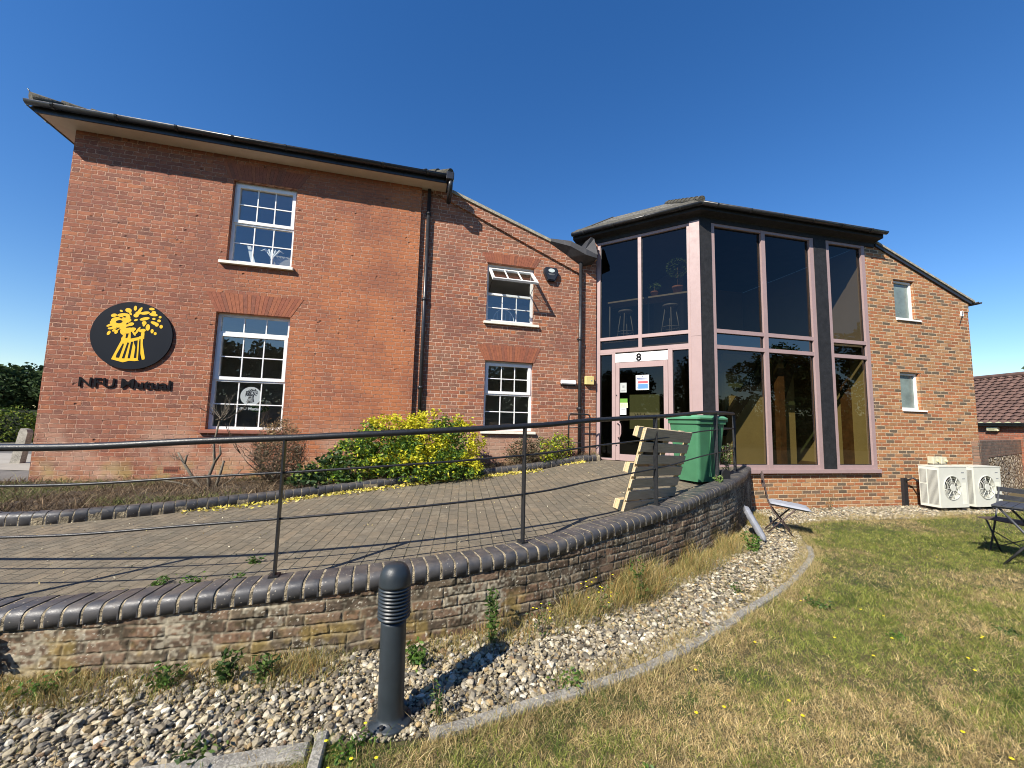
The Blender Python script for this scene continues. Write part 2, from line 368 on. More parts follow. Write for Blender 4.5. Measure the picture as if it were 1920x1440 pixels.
G_low = glassmat('tinted_glass_low', (0.50, 0.455, 0.33), 0.015, ior=1.5, wavy=0.002)
G_green = glassmat('green_glass', (0.10, 0.15, 0.11), 0.10, wavy=0.002)
M_g1 = simple('gauged_brick_red', (0.26, 0.085, 0.046), 0.9, 0.2, 14, 0.004, 60)
M_g2 = simple('gauged_brick_orange', (0.29, 0.098, 0.048), 0.9, 0.2, 14, 0.004, 60)
M_g3 = simple('gauged_brick_brown', (0.22, 0.08, 0.047), 0.9, 0.2, 14, 0.004, 60)
M_gm = simple('gauged_joint', (0.14, 0.055, 0.035), 0.9, 0.2, 14)
def tiles_mat(name, c1, c2, rh, w, lich=(0.40, 0.37, 0.26), lf=0.5):
    n = NT(name); X, Y, Z = n.sep(n.coord('UV'))
    g = n.math('FRACT', n.math('DIVIDE', Y, rh)); k = n.math('FLOOR', n.math('DIVIDE', Y, rh))
    f = n.math('FRACT', n.math('MULTIPLY_ADD', n.math('MODULO', k, 2.0), 0.5, n.math('DIVIDE', X, w)))
    wn = n.new('ShaderNodeTexWhiteNoise', noise_dimensions='2D'); n.put(wn.inputs['Vector'], n.comb(n.math('FLOOR', n.math('MULTIPLY_ADD', n.math('MODULO', k, 2.0), 0.5, n.math('DIVIDE', X, w))), k))
    c = n.mix(wn.outputs['Value'], c1, c2); b = n.comb(X, Y)
    c = n.mix(n.mr(n.noise(b, 9, 5, 0.7), 0.5, 0.62, 0, lf), c, lich)
    e = n.math('MULTIPLY', n.mr(g, 0.0, 0.12), n.mr(n.math('MINIMUM', f, n.math('SUBTRACT', 1.0, f)), 0, 0.04))
    c = n.mix(e, (0.02, 0.02, 0.02), c)
    n.bump(n.math('SUBTRACT', e, n.math('MULTIPLY', g, 0.6)), 0.02)
    return n.fin(c, 0.9)
M_tile = tiles_mat('concrete_tile', (0.075, 0.072, 0.062), (0.12, 0.11, 0.092), 0.28, 0.30, lf=0.5)
M_pan = simple('pantile_clay', (0.115, 0.066, 0.052), 0.85, 0.35, 5, 0.004, 60)

def quad_uv(o, fn):
    me = o.data; uv = me.uv_layers.new(name='UVMap')
    for l in me.loops: uv.data[l.index].uv = fn(me.vertices[l.vertex_index].co)

# ------------------------------------------------------------------ ground and paving
def grow_line(pts): return [tuple(p) for p in pts]
RET = [(-9, 2.2), (-6, 2.28), (-4, 2.36), (-2.89, 2.45), (-2.1, 2.57), (-1.55, 2.69), (-.92, 2.87), (-.2, 3.15), (.4, 3.46), (.93, 3.83), (1.9, 4.6), (2.7, 5.35), (3.3, 5.98), (3.9, 6.75), (4.3, 7.35), (4.66, 7.86)]
RETZ = [.25, .27, .285, .303, .355, .385, .412, .443, .478, .53, .597, .675, .705, .722, .73, .735]
Pret, Lret, Oret = path_fn(RET, RETZ)
KERB = [(-10, 4.0), (-7.4, 4.1), (-5.3, 4.3), (-4.5, 4.68), (-3.8, 5.2), (-2.98, 5.8), (-2.2, 6.35), (-1.4, 6.85), (-.7, 7.25), (0, 7.6), (.8, 7.97), (1.4, 8.22), (1.86, 8.42)]
def sst(x): x = min(1, max(0, x)); return x * x * (3 - 2 * x)
def rampz(X, Y):
    z = .42 + .05 * X + .027 * Y
    if z < .42: z = .36 + .06 * math.exp((z - .42) / .06)
    d = math.hypot(X - 2.6, Y - 8.0); k = sst((2.3 - d) / 1.6)
    return z * (1 - k) + .825 * k
Pker, Lker, Oker = path_fn(KERB, [rampz(*p) for p in KERB])

def ground_mat():
    n = NT('dry_lawn_soil'); v = n.coord()
    f = n.noise(v, 0.9, 5, 0.6); g = n.noise(v, 45, 4, 0.7)
    c = n.mix(n.mr(f, 0.4, 0.6), (0.13, 0.095, 0.04), (0.06, 0.065, 0.02)); c = n.mix(n.mr(g, 0.3, 0.7, 0, 0.6), c, (0.03, 0.026, 0.012))
    n.bump(g, 0.02); return n.fin(c, 0.95)
b = MB(); b.add([(-900, -900, 0), (900, -900, 0), (900, 1500, 0), (-900, 1500, 0)], [(0, 1, 2, 3)])
tag(b.build('ground', ground_mat()), kind='structure')
# upper terrace of tarmac round the old building
M_tar = simple('worn_tarmac', (0.13, 0.12, 0.105), 0.95, 0.3, 3, 0.01, 50)
ins = [Pret(t) for t in np.linspace(0, Lret, 60)]
poly = [(p[0][0] + p[1][0] * .12, p[0][1] + p[1][1] * .12) for p in ins]
b = MB(); pl = poly + [(4.0, 30), (-80, 60), (-80, 2.2)]
b.add([(x, y, .33) for x, y in pl], [tuple(range(len(pl)))])
tag(b.build('terrace', M_tar), kind='structure')
b = MB(); b.add([(-60, 11.2, .34), (-60, 17, .34), (-8.2, 10.9, .34), (-8.2, 8.3, .34)], [(0, 3, 2, 1)])
tag(b.build('road', simple('pale_concrete_road', (0.30, 0.275, 0.23), 0.95, 0.15, 2, 0.006, 40)), kind='structure')
# ramp of block paving
def paver_mat():
    n = NT('block_paving'); v = n.coord(); X, Y, Z = n.sep(v)
    a = R(97); uu = n.math('ADD', n.math('MULTIPLY', X, math.cos(a)), n.math('MULTIPLY', Y, math.sin(a))); vv = n.math('ADD', n.math('MULTIPLY', X, -math.sin(a)), n.math('MULTIPLY', Y, math.cos(a)))
    base = n.comb(uu, vv); w = n.sep(n.noise(base, 14, 3, 0.6, 1))
    uu = n.math('MULTIPLY_ADD', n.math('SUBTRACT', w[0], .5), .02, uu); vv = n.math('MULTIPLY_ADD', n.math('SUBTRACT', w[1], .5), .02, vv)
    k = n.math('FLOOR', n.math('DIVIDE', vv, .105)); g = n.math('FRACT', n.math('DIVIDE', vv, .105))
    f0 = n.math('MULTIPLY_ADD', n.math('MODULO', n.math('ABSOLUTE', k), 2.0), 0.5, n.math('DIVIDE', uu, .205)); f = n.math('FRACT', f0)
    d = n.math('MINIMUM', n.math('MULTIPLY', n.math('MINIMUM', f, n.math('SUBTRACT', 1., f)), .205), n.math('MULTIPLY', n.math('MINIMUM', g, n.math('SUBTRACT', 1., g)), .105))
    face = n.mr(d, .002, .007, smooth=True)
    wn = n.new('ShaderNodeTexWhiteNoise', noise_dimensions='2D'); n.put(wn.inputs['Vector'], n.comb(n.math('FLOOR', f0), k))
    c = n.ramp(wn.outputs['Value'], [(0, (0.19, 0.15, 0.095)), (.35, (0.155, 0.125, 0.082)), (.7, (0.22, 0.168, 0.104)), (1, (0.14, 0.118, 0.082))])
    fine = n.noise(v, 60, 4, .7); c = n.mix(n.mr(fine, .35, .7, 0, .55), c, (0.105, 0.092, 0.072)); c = n.mix(n.mr(n.noise(v, 1.7, 5, .65), .42, .62, 0, .6), c, (0.105, 0.095, 0.07)); c = n.mix(n.mr(n.noise(v, 9, 5, .75), .52, .66, 0, .6), c, (0.075, 0.066, 0.048))
    c = n.mix(n.math('MULTIPLY', n.mr(n.vor(v, 24), .05, .1, 1, 0), n.mr(n.noise(v, 3, 2), .5, .6)), c, (0.40, 0.36, 0.28))
    c = n.mix(n.mr(n.noise(v, 5, 6, .75), .5, .62, 0, .5), c, (0.25, 0.21, 0.145)); face = n.math('MAXIMUM', face, n.mr(n.noise(v, 2.6, 4, .7), .50, .62, 0, .75)); c = n.mix(face, (0.095, 0.082, 0.052), c); n.bump(n.math('MULTIPLY_ADD', fine, .7, face), .008)
    return n.fin(c, .92)
q = .07; GX = np.arange(-10, 4.9, q); GY = np.arange(1.9, 9.3, q)
outer = [(p[0][0] + p[1][0] * .10, p[0][1] + p[1][1] * .10) for p in [Pret(t) for t in np.linspace(0, Lret, 90)]]
inner = [(p[0][0] + p[1][0] * .04, p[0][1] + p[1][1] * .04) for p in [Pker(t) for t in np.linspace(Lker, 0, 80)]]
rpoly = outer + [(3.85, 7.9), (1.98, 9.0)] + inner
XX, YY = np.meshgrid(GX + q / 2, GY + q / 2, indexing='ij'); INR = inside(rpoly, XX, YY)
def grid_mesh(name, mask, zf, mat, kind, mats=None):
    vid = {}; V = []; F = []
    for i in range(mask.shape[0]):
        for j in range(mask.shape[1]):
            if mask[i, j]:
                f = []
                for a, c in ((0, 0), (1, 0), (1, 1), (0, 1)):
                    key = (i + a, j + c)
                    if key not in vid:
                        x = GX[0] + q * key[0]; y = GY[0] + q * key[1]; vid[key] = len(V); V.append((x, y, zf(x, y)))
                    f.append(vid[key])
                F.append(f)
    return tag(npmesh(name, V, F, mat, smooth=True), kind=kind)
grid_mesh('ramp_paving', INR, rampz, paver_mat(), 'structure')
# planting bed soil
inner2 = [(p[0][0] + p[1][0] * .085, p[0][1] + p[1][1] * .085) for p in [Pker(t) for t in np.linspace(0, Lker, 80)]]
bpoly = inner2 + [(2.0, 8.85), (-1.9, 7.8), (-7.6, 6.3), (-10, 6.0)]
INB = inside(bpoly, XX, YY)
def bedz(x, y):
    nz = float(fnoise(np.array([x]), np.array([y]), 3.1, 3)[0]); nz2 = float(fnoise(np.array([x]), np.array([y]), 9, 5)[0])
    dk = min(1.0, max(0.0, min(math.hypot(x - px, y - py) for px, py in inner2[::3]) / 0.5))
    return rampz(x, y) + .075 + .05 * dk * nz + .03 * nz2
def soil():
    n = NT('bed_soil'); v = n.coord(); f = n.noise(v, 26, 5, .7); c = n.mix(n.mr(f, .35, .65), (0.035, 0.026, 0.016), (0.11, 0.08, 0.05)); n.bump(f, .03); return n.fin(c, .97)
grid_mesh('soil_bed', INB, bedz, soil(), 'structure')

# gravel strip sheet
EDGE = [(-9, 1.2), (-3.2, 1.62), (-1.34, 1.95), (-.88, 2.08), (-.4, 2.14), (.13, 2.37), (.87, 2.72), (1.45, 3.12), (2.05, 3.58), (2.65, 4.05), (3.21, 4.56), (3.65, 5.0), (3.95, 5.42), (4.25, 6.0), (4.75, 6.75), (5.35, 7.05), (6.4, 7.28), (7.5, 7.50), (8.6, 7.85), (9.6, 8.1), (10.9, 8.6)]
Pedge, Ledge, Oedge = path_fn(EDGE)
gp = [tuple(p[:2]) for p in Oedge[::4]] + [(11.6, 9.4), (9, 8.95), (4.6, 7.9)] + [(p[0][0], p[0][1]) for p in [Pret(t) for t in np.linspace(Lret, 0, 60)]]
b = MB(); b.add([(x, y, .004) for x, y in gp], [tuple(range(len(gp)))])
tag(b.build('gravel_bed', simple('gravel_base', (0.07, 0.058, 0.04), .95, .5, 60, .02, 80)), kind='structure')

# ------------------------------------------------------------------ retaining wall
ret = empty('retaining_wall', (-.92, 2.87, 0)); rl = Vector((-.92, 2.87, 0))
tag(ret, 'curved weathered brown brick retaining wall with dark rounded coping along the outer edge of the ramp', 'wall')
ts = np.linspace(0, Lret, 160); V = []; F = []
for i, t in enumerate(ts):      # core behind the relief face
    p, nn, z = Pret(t)
    for off, zz in ((.012, -.05), (.012, z + .01), (.20, z + .01), (.20, -.05)): V.append((p[0] + nn[0] * off - rl.x, p[1] + nn[1] * off - rl.y, zz))
for i in range(len(ts) - 1):
    for j in (0, 1, 2): F.append((i * 4 + j, (i + 1) * 4 + j, (i + 1) * 4 + j + 1, i * 4 + j + 1))
e_ = len(V) - 4; me = bpy.data.meshes.new('brickwork_core'); me.from_pydata(V, [], F + [(0, 1, 2, 3), (e_ + 3, e_ + 2, e_ + 1, e_)]); me.materials.append(M_ret); o = bpy.data.objects.new('brickwork_core', me); COL.objects.link(o); o.parent = ret
def vn(X, Y, f, sd): return fnoise(X, Y, f, sd)
def relief():
    du = .0065; T = np.arange(0, Lret, du); PP = [Pret(t) for t in T]; px = np.array([q[0][0] for q in PP]); py = np.array([q[0][1] for q in PP]); nx = np.array([q[1][0] for q in PP]); ny = np.array([q[1][1] for q in PP]); zt = np.array([q[2] for q in PP]) + .015
    nz_ = 86; Zr = np.linspace(0, 1, nz_); U, K = np.meshgrid(T, Zr, indexing='ij'); Z = -.03 + K * (zt[:, None] + .03)
    uw = U + .014 * (vn(U, Z, 9, 71) - .5) + .006 * (vn(U, Z, 40, 72) - .5); zw = Z + .012 * (vn(U, Z, 7, 73) - .5) + .006 * (vn(U, Z, 38, 74) - .5) + .5
    rh = .072; k = np.floor(zw / rh); g = zw / rh - k; L = .3375; f0 = uw / L + .5 * (k % 2) + .17 * np.sin(k * 5.1); fl = np.floor(f0); f = f0 - fl; hd = f > .667
    d = np.minimum(np.minimum(np.minimum(f, 1 - f), np.abs(f - .667)) * L, np.minimum(g, 1 - g) * rh); idx = (fl * 7 + k * 131 + hd * 3); h1 = np.modf(np.abs(np.sin(idx * 12.9898) * 43758.5453))[0]; h2 = np.modf(np.abs(np.sin(idx * 78.233) * 12543.123))[0]
    m = np.clip((d - .004) / .007, 0, 1); m = m * m * (3 - 2 * m); er = vn(U, Z, 30, 75) * .6 + vn(U, Z, 80, 76) * .4; spall = np.clip((vn(U, Z, 6, 77) - .6) * 5, 0, 1)
    off = -(m * (.0075 + .006 * (h1 - .5)) + er * .006 - spall * m * er * .012) + .006
    X = px[:, None] + nx[:, None] * off; Y = py[:, None] + ny[:, None] * off
    base = np.array([(0.155, 0.10, 0.068), (0.20, 0.13, 0.088), (0.115, 0.082, 0.058), (0.17, 0.125, 0.085), (0.21, 0.125, 0.08)])[(h2 * 4.99).astype(int)]
    mort = np.array([0.235, 0.19, 0.135]) * (.55 + .8 * vn(U, Z, 15, 78))[..., None]; c = base * m[..., None] + mort * (1 - m[..., None])
    dirt = np.clip((vn(U, Z, 11, 79) * .6 + vn(U, Z, 45, 80) * .4 - .5) * 5 + .1, 0, 1)[..., None] * .8; c = c * (1 - dirt) + np.array([0.045, 0.036, 0.024]) * dirt
    pale = np.clip((vn(U, Z, 4, 81) * .5 + vn(U, Z, 60, 82) * .5 - .56) * 6, 0, 1)[..., None] * .75; c = c * (1 - pale) + np.array([0.40, 0.345, 0.26]) * pale
    sp = (vn(U, Z, 110, 83) > .90)[..., None] * (vn(U, Z, 5, 84) > .4)[..., None]; c = np.where(sp, np.array([0.50, 0.45, 0.37]), c)
    li = np.clip((vn(U, Z, 5, 85) * .6 + vn(U, Z, 22, 86) * .4 - .56) * 5, 0, 1) * np.clip((.30 - Z) / .12, 0, 1); c = c * (1 - .6 * li[..., None]) + np.array([0.30, 0.205, 0.06]) * .6 * li[..., None]
    c = c * (.72 + .44 * vn(U, Z, 90, 87))[..., None] * np.array([.96, 1.0, .98])
    n0, n1 = U.shape; V = np.stack([X - rl.x, Y - rl.y, Z], -1).reshape(-1, 3); I = np.arange(n0 * n1).reshape(n0, n1); F = np.stack([I[:-1, :-1], I[1:, :-1], I[1:, 1:], I[:-1, 1:]], -1).reshape(-1, 4)
    nn_ = NT('weathered_brick_face'); at = nn_.new('ShaderNodeAttribute'); at.attribute_name = 'col'; v_ = nn_.coord(); nn_.bump(nn_.noise(v_, 260, 3, .7), .003); mt = nn_.fin(at.outputs['Color'], .95, Specular_IOR_Level=.25)
    npmesh('brickwork', V, F, mt, c.reshape(-1, 3), smooth=True, parent=ret)
relief()
def cprof(wd, h, r, o0):
    pr = [(o0, 0)]
    for k in range(0, 7): a = math.pi - k * math.pi / 12; pr.append((o0 + r + r * math.cos(a), h - r + r * math.sin(a)))
    for k in range(0, 5): a = math.pi / 2 - k * math.pi / 8; pr.append((o0 + wd - r * .4 + r * .4 * math.cos(a), h - r * .4 + r * .4 * math.sin(a)))
    pr.append((o0 + wd, 0)); return pr
def coping(P, L, step, prof, gap, name, parent, off, t0=0.0, zoff=0.0, mats=(M_coping, M_mort)):
    b = MB(); Q = lambda t: ((P(t)[0][0] - off.x, P(t)[0][1] - off.y), P(t)[1], P(t)[2] + zoff)
    t = t0; 
    while t + step < L:
        j = random.uniform(-.003, .003); k = random.uniform(-.0035, .0035); jo = random.uniform(-.003, .003)
        pf = [(a + jo, c + k * (c > .01)) for a, c in prof]
        b.sweep(Q, t + gap / 2 + j * .3, t + step - gap / 2 + j * .3, pf, shr=.012, mi=0, sm=True); t += step
    cx = sum(a for a, c in prof) / len(prof)
    pf = [(cx + (a - cx) * .965, c * .955) for a, c in prof]
    b.sweep(Q, t0, L, pf, mi=1, n=160)
    return b.build(name, list(mats), parent)
coping(Pret, Lret, .100, cprof(.235, .103, .050, -.016), .018, 'coping', ret, rl)  # glazed bullnose bricks
# inner kerb of the bed
ker = empty('bed_kerb', (-3.0, 5.8, .4)); kl = Vector((-3.0, 5.8, .4))
tag(ker, 'dark rounded brick kerb between the planting bed and the paved ramp', 'kerb')
coping(Pker, Lker, .106, cprof(.13, .15, .055, -.02), .010, 'kerb_bricks', ker, kl, zoff=-.02 - .4)

# concrete path edging round the lawn
def conc():
    n = NT('lichened_concrete'); v = n.coord(); f = n.noise(v, 8, 5, .7); c = n.mix(n.mr(f, .35, .68), (0.15, 0.14, 0.12), (0.34, 0.32, 0.27))
    c = n.mix(n.mr(n.noise(v, 60, 3, .7), .5, .62, 0, .7), c, (0.42, 0.40, 0.34)); n.bump(n.noise(v, 70, 4, .7), .008); return n.fin(c, .95)
M_conc = conc()
def nearest(Parr, x, y): return int(np.argmin((Parr[:, 0] - x) ** 2 + (Parr[:, 1] - y) ** 2))
def s_at(O, x, y):
    ds = np.r_[0, np.cumsum(np.hypot(*np.diff(O[:, :2], axis=0).T))]; return float(ds[nearest(O, x, y)])
s0 = s_at(Oedge, -.38, 2.15); s1 = s_at(Oedge, 4.0, 5.5); ed = empty('lawn_edging', (.87, 2.72, 0)); el = Vector((.87, 2.72, 0))
tag(ed, 'curved weathered concrete edging between the pebbles and the lawn, starting right of the bollard', 'edging')
t = s0; k = 0
while t < s1:
    t2 = min(s1, t + random.uniform(.85, .95)); b = MB(); jz = random.uniform(-.008, .008)
    Q = lambda t: ((Pedge(t)[0][0] - el.x, Pedge(t)[0][1] - el.y), Pedge(t)[1], jz)
    b.sweep(Q, t + .006, t2 - .004, [(-.035, -.04), (-.035, .022), (-.028, .030), (.022, .032), (.03, .024), (.03, -.04)], n=10)
    b.build('edging_stone', M_conc, ed); t = t2
ed2 = empty('concrete_edging', (-1.2, 1.95, 0)); tag(ed2, 'short straight concrete edging with a crosswise end piece left of the bollard', 'edging')
b = MB(); Mr = Matrix.Rotation(R(14), 4, 'Z'); b.box(-1.3, .30, -.04, .05, -.04, .035, M=Mr, ch=.008); b.build('edging_stone', M_conc, ed2)
b = MB(); b.box(.32, .375, -.28, .09, -.04, .045, M=Mr, ch=.008); b.build('edging_stone', M_conc, ed2)

# ------------------------------------------------------------------ old building
AP = Vector((-7.19, 6.27, 0)); ARZ = R(14.6)
OB = empty('brick_building', AP, ARZ); tag(OB, 'old two-storey red brick building with white sash windows, black gutter and a lower sloping wing', 'building')
def wall_cells(b, x0, x1, z0, top, ops, y0, y1, mi=0, cuts=()):
    xs = sorted(set([x0, x1] + [v for o in ops for v in o[:2] if x0 < v < x1] + [c for c in cuts if x0 < c < x1]))
    for a, c in zip(xs, xs[1:]):
        hs = sorted([(o[2], o[3]) for o in ops if o[0] <= a + 1e-6 and o[1] >= c - 1e-6]); z = z0
        for lo, hi in hs: b.prism([(a, z), (c, z), (c, lo), (a, lo)], y0, y1, mi); z = hi
        b.prism([(a, z), (c, z), (c, top(c)), (a, top(a))], y0, y1, mi)
WU = (2.17, 3.21, 4.29, 5.80); WL = (2.10, 3.26, 1.33, 3.36); MU = (6.86, 7.89, 3.65, 4.885); ML = (6.87, 7.90, 1.40, 2.82)
b = MB(); wall_cells(b, -.16, 5.46, -.1, lambda x: 6.25, [WU, WL], 0, .3)
b.box(-.16, .14, .301, 6.2, -.1, 6.25); b.box(5.16, 5.46, .301, 6.2, -.1, 6.25); b.box(.141, 5.159, 5.9, 6.2, -.1, 6.25)
b.build('wall', M_old, OB)
def mtop(x): return 6.30 if x < 5.95 else 6.30 - .343 * (x - 5.95) - .03
b = MB(); wall_cells(b, 5.461, 9.34, -.1, lambda x: mtop(min(x, 8.95)) if x <= 8.95 + 1e-6 else 5.22, [MU, ML], .07, .37, cuts=(5.95, 8.95))
b.box(9.04, 9.34, .371, 4.2, -.1, 4.8)
o = b.build('wall', M_mid, OB); o['label'] = 'darker red brick wall of the lower wing with a sloping top'
# rooms behind the windows
b = MB()
for (x0, x1, zf, zc) in ((.15, 5.15, 3.85, 6.2), (.15, 5.15, .6, 3.65), (5.5, 9.0, 3.2, 4.95), (5.5, 9.0, .6, 3.0)):
    b.box(x0, x1, 3.0, 3.05, zf, zc); b.box(x0, x1, .38, 3.0, zf - .05, zf); b.box(x0, x1, .38, 3.0, zc, zc + .05); b.box(x0, x0 + .04, .38, 3.0, zf, zc); b.box(x1 - .04, x1, .38, 3.0, zf, zc)
b.build('interior', M_room, OB)
# mid wing upper room ceiling follows
def arch(x0, x1, z, X0, X1, Z, y, name='lintel'):
    b = MB(); n = 22; b.prism([(x0, z), (x1, z), (X1, Z), (X0, Z)], y - .0015, y + .05, 3)
    for i in range(n):
        a, c = i / n, (i + 1) / n; g = .0022
        b.prism([(x0 + (x1 - x0) * a + g, z + .001), (x0 + (x1 - x0) * c - g, z + .001), (X0 + (X1 - X0) * c - g, Z - .003), (X0 + (X1 - X0) * a + g, Z - .003)], y - .005, y + .02, random.choice([0, 0, 1, 1, 2]))
    return b.build(name, [M_g1, M_g2, M_g3, M_gm], OB)
arch(2.11, 3.24, 5.802, 1.98, 3.40, 6.10, 0); arch(2.09, 3.27, 3.363, 1.92, 3.46, 3.71, 0)
arch(6.84, 7.91, 4.888, 6.74, 8.03, 5.10, .07); arch(6.85, 7.92, 2.823, 6.69, 8.06, 3.15, .07)
def window(root, x0, x1, z0, z1, y, lights, name='window', fw=.05, mat=M_white, label=None, skip_glass=False):
    """lights: list of (zlo, zhi, nx, nz, sash?)"""
    f = MB(); d = .07
    f.box(x0, x0 + fw, y, y + d, z0, z1); f.box(x1 - fw, x1, y, y + d, z0, z1); f.box(x0 + fw, x1 - fw, y, y + d, z1 - fw, z1); f.box(x0 + fw, x1 - fw, y, y + d, z0, z0 + fw)
    for (a, c, nx, nz, sash) in lights[:-1]: f.box(x0 + fw, x1 - fw, y + .002, y + d, a - .022, a + .022)
    o = f.build(name, mat, root)
    if label: o['label'] = label
    for (a, c, nx, nz, sash) in lights:
        if nx == 0: continue
        lo = a + (.022 if a > z0 + .01 else fw); hi = c - (.022 if c < z1 - .01 else fw); l, r = x0 + fw, x1 - fw
        if sash:
            s = MB(); w_ = .055; yy = y - .018
            l -= .018; r += .018; lo -= .012; hi += .012
            s.box(l, l + w_, yy, y + .05, lo, hi); s.box(r - w_, r, yy, y + .05, lo, hi); s.box(l + w_, r - w_, yy, y + .05, hi - w_, hi); s.box(l + w_, r - w_, yy, y + .05, lo, lo + w_)
            s.build('sash', mat, o); l += w_; r -= w_; lo += w_; hi -= w_
        g = MB(); g.add([(l, y + .03, lo), (r, y + .03, lo), (r, y + .03, hi), (l, y + .03, hi)], [(0, 1, 2, 3)]); g.build('pane', G_office, o, fix=False)
        m = MB(); t = .009
        for i in range(1, nx): xx = l + (r - l) * i / nx; m.box(xx - t, xx + t, y + .016, y + .029, lo, hi)
        for i in range(1, nz): zz = lo + (hi - lo) * i / nz; m.box(l, r, y + .0175, y + .0288, zz - t, zz + t)
        m.build('glazing_bars', mat, o)
    return o
def sill(root, x0, x1, y0, y1, z0, z1, mat=M_sill):
    b = MB(); b.prism([(y0, z0), (y1, z0), (y1, z1), (y0, z1 - .015)], x0, x1, axis='x'); return b.build('window_sill', mat, root)
window(OB, *WU, .095, [(5.03, 5.80, 3, 2, True), (4.29, 5.03, 3, 2, False)]); sill(OB, 2.08, 3.25, -.07, .094, 4.225, 4.288)
window(OB, *WL, .095, [(3.02, 3.36, 3, 1, False), (2.18, 3.02, 3, 2, True), (1.33, 2.18, 3, 2, False)]); sill(OB, 2.02, 3.33, -.05, .094, 1.27, 1.328, simple('red_tile_sill', (0.24, 0.09, 0.06), .85))
window(OB, *ML, .16, [(2.14, 2.82, 3, 2, True), (1.40, 2.14, 3, 2, False)]); sill(OB, 6.82, 7.96, .01, .159, 1.34, 1.398)
wo_ = window(OB, *MU, .16, [(4.25, 4.885, 0, 0, False), (3.65, 4.25, 3, 2, False)], label='window of the lower wing with its top light open'); sill(OB, 6.81, 7.99, .01, .159, 3.585, 3.648)
# the open top-hung light
s = MB(); W_ = .955; H_ = .57; w_ = .045
for bx in ((0, w_, 0, H_), (W_ - w_, W_, 0, H_), (w_, W_ - w_, H_ - w_, H_), (w_, W_ - w_, 0, w_)): s.box(bx[0], bx[1], 0, .045, bx[2] - H_, bx[3] - H_)
for i in (1, 2): xx = w_ + (W_ - 2 * w_) * i / 3; s.box(xx - .01, xx + .01, .008, .03, w_ - H_, -w_)
zz = -H_ / 2
Mo = Matrix.Translation((6.90, .10, 4.79)) @ Matrix.Rotation(R(-50), 4, 'X')
s.v = [tuple(Mo @ Vector(v)) for v in s.v]; s.build('open_light', M_white, wo_)
g = MB(); g.add([Mo @ Vector(v) for v in ((w_, .02, w_ - H_), (W_ - w_, .02, w_ - H_), (W_ - w_, .02, -w_), (w_, .02, -w_))], [(0, 1, 2, 3)]); g.build('pane', G_office, wo_, fix=False)
g = MB(); g.tube([(7.83, .17, 4.3), Mo @ Vector((W_ - .02, .02, -H_ + .1))], .006, 6); g.build('window_stay', M_iron, wo_); g = MB(); g.tube([(6.93, .17, 4.3), Mo @ Vector((.02, .02, -H_ + .1))], .006, 6); g.build('window_stay', M_iron, wo_)
# eaves
b = MB(); ov = .30; b.box(-.46, 5.93, -ov, -.001, 6.232, 6.256); b.box(-.46, -.161, .0, 6.4, 6.232, 6.256); b.box(5.461, 5.93, .0, 6.4, 6.232, 6.256)
for xx in (.9, 2.3, 3.7, 4.9): b.box(xx, xx + .006, -ov + .01, -.01, 6.2295, 6.233)
b.build('soffit', M_cream, OB)
b = MB(); b.box(-.485, 5.955, -.325, -.301, 6.222, 6.36); b.box(-.485, -.461, -.3, 6.4, 6.222, 6.36); b.box(5.931, 5.955, -.3, 6.4, 6.222, 6.36); b.build('fascia', M_black, OB)
def gutter(name, p0, p1, parent, r=.058, mat=M_black, side=None, clips=8):
    b = MB(); p0, p1 = Vector(p0), Vector(p1); t = (p1 - p0).normalized(); n_ = Vector((t.y, -t.x, 0)) if side is None else Vector(side)
    k = 9; ring = [(r * math.cos(math.pi + math.pi * i / (k - 1)), r * math.sin(math.pi + math.pi * i / (k - 1))) for i in range(k)]
    ring2 = [(x * .9, y * .9) for x, y in reversed(ring)]; rr = ring + ring2
    vs = [p0 + n_ * x + Vector((0, 0, y)) for x, y in rr] + [p1 + n_ * x + Vector((0, 0, y)) for x, y in rr]; m = len(rr)
    b.add(vs, [(i, (i + 1) % m, (i + 1) % m + m, i + m) for i in range(m)] + [tuple(range(m)), tuple(range(2 * m - 1, m - 1, -1))], sm=True)
    for i in range(clips):
        c = p0 + (p1 - p0) * ((i + .4) / clips); rc = [(x * 1.16, y * 1.16) for x, y in ring]; rr2 = rc + [(x * .99, y * .99) for x, y in reversed(ring)]
        vs = [c + n_ * x + Vector((0, 0, y)) for x, y in rr2] + [c + t * .035 + n_ * x + Vector((0, 0, y)) for x, y in rr2]; m = len(rr2)
        b.add(vs, [(i, (i + 1) % m, (i + 1) % m + m, i + m) for i in range(m)] + [tuple(range(m)), tuple(range(2 * m - 1, m - 1, -1))])
    return b.build(name, mat, parent)
gutter('gutter', (-.55, -.385, 6.345), (6.02, -.385, 6.345), OB); gutter('gutter', (-.545, -.33, 6.345), (-.545, 6.4, 6.345), OB)
def plane_uv_obj(name, polys, mat, parent, thick=.0):
    """polys: list of (points, uaxis, origin) -> quads with metric UVs"""
    V = []; F = []; U = []
    for pts in polys:
        pts = [Vector(p) for p in pts]; u = (pts[1] - pts[0]).normalized(); nn = (pts[1] - pts[0]).cross(pts[-1] - pts[0]).normalized(); v = nn.cross(u)
        o = len(V); F.append(tuple(range(o, o + len(pts))))
        for p in pts: V.append(tuple(p)); U.append(((p - pts[0]).dot(u), (p - pts[0]).dot(v)))
    me = bpy.data.meshes.new(name); me.from_pydata(V, [], F); uv = me.uv_layers.new(name='UVMap')
    for l in me.loops: uv.data[l.index].uv = U[l.vertex_index]
    me.materials.append(mat); ob = bpy.data.objects.new(name, me); COL.objects.link(ob); ob.parent = parent; return ob
x0, x1, y0, y1, ze = -.50, 5.97, -.34, 6.4, 6.365; hp = 1.55; rx0, rx1, ry = x0 + 3.2, x1 - 3.2, (y0 + y1) / 2
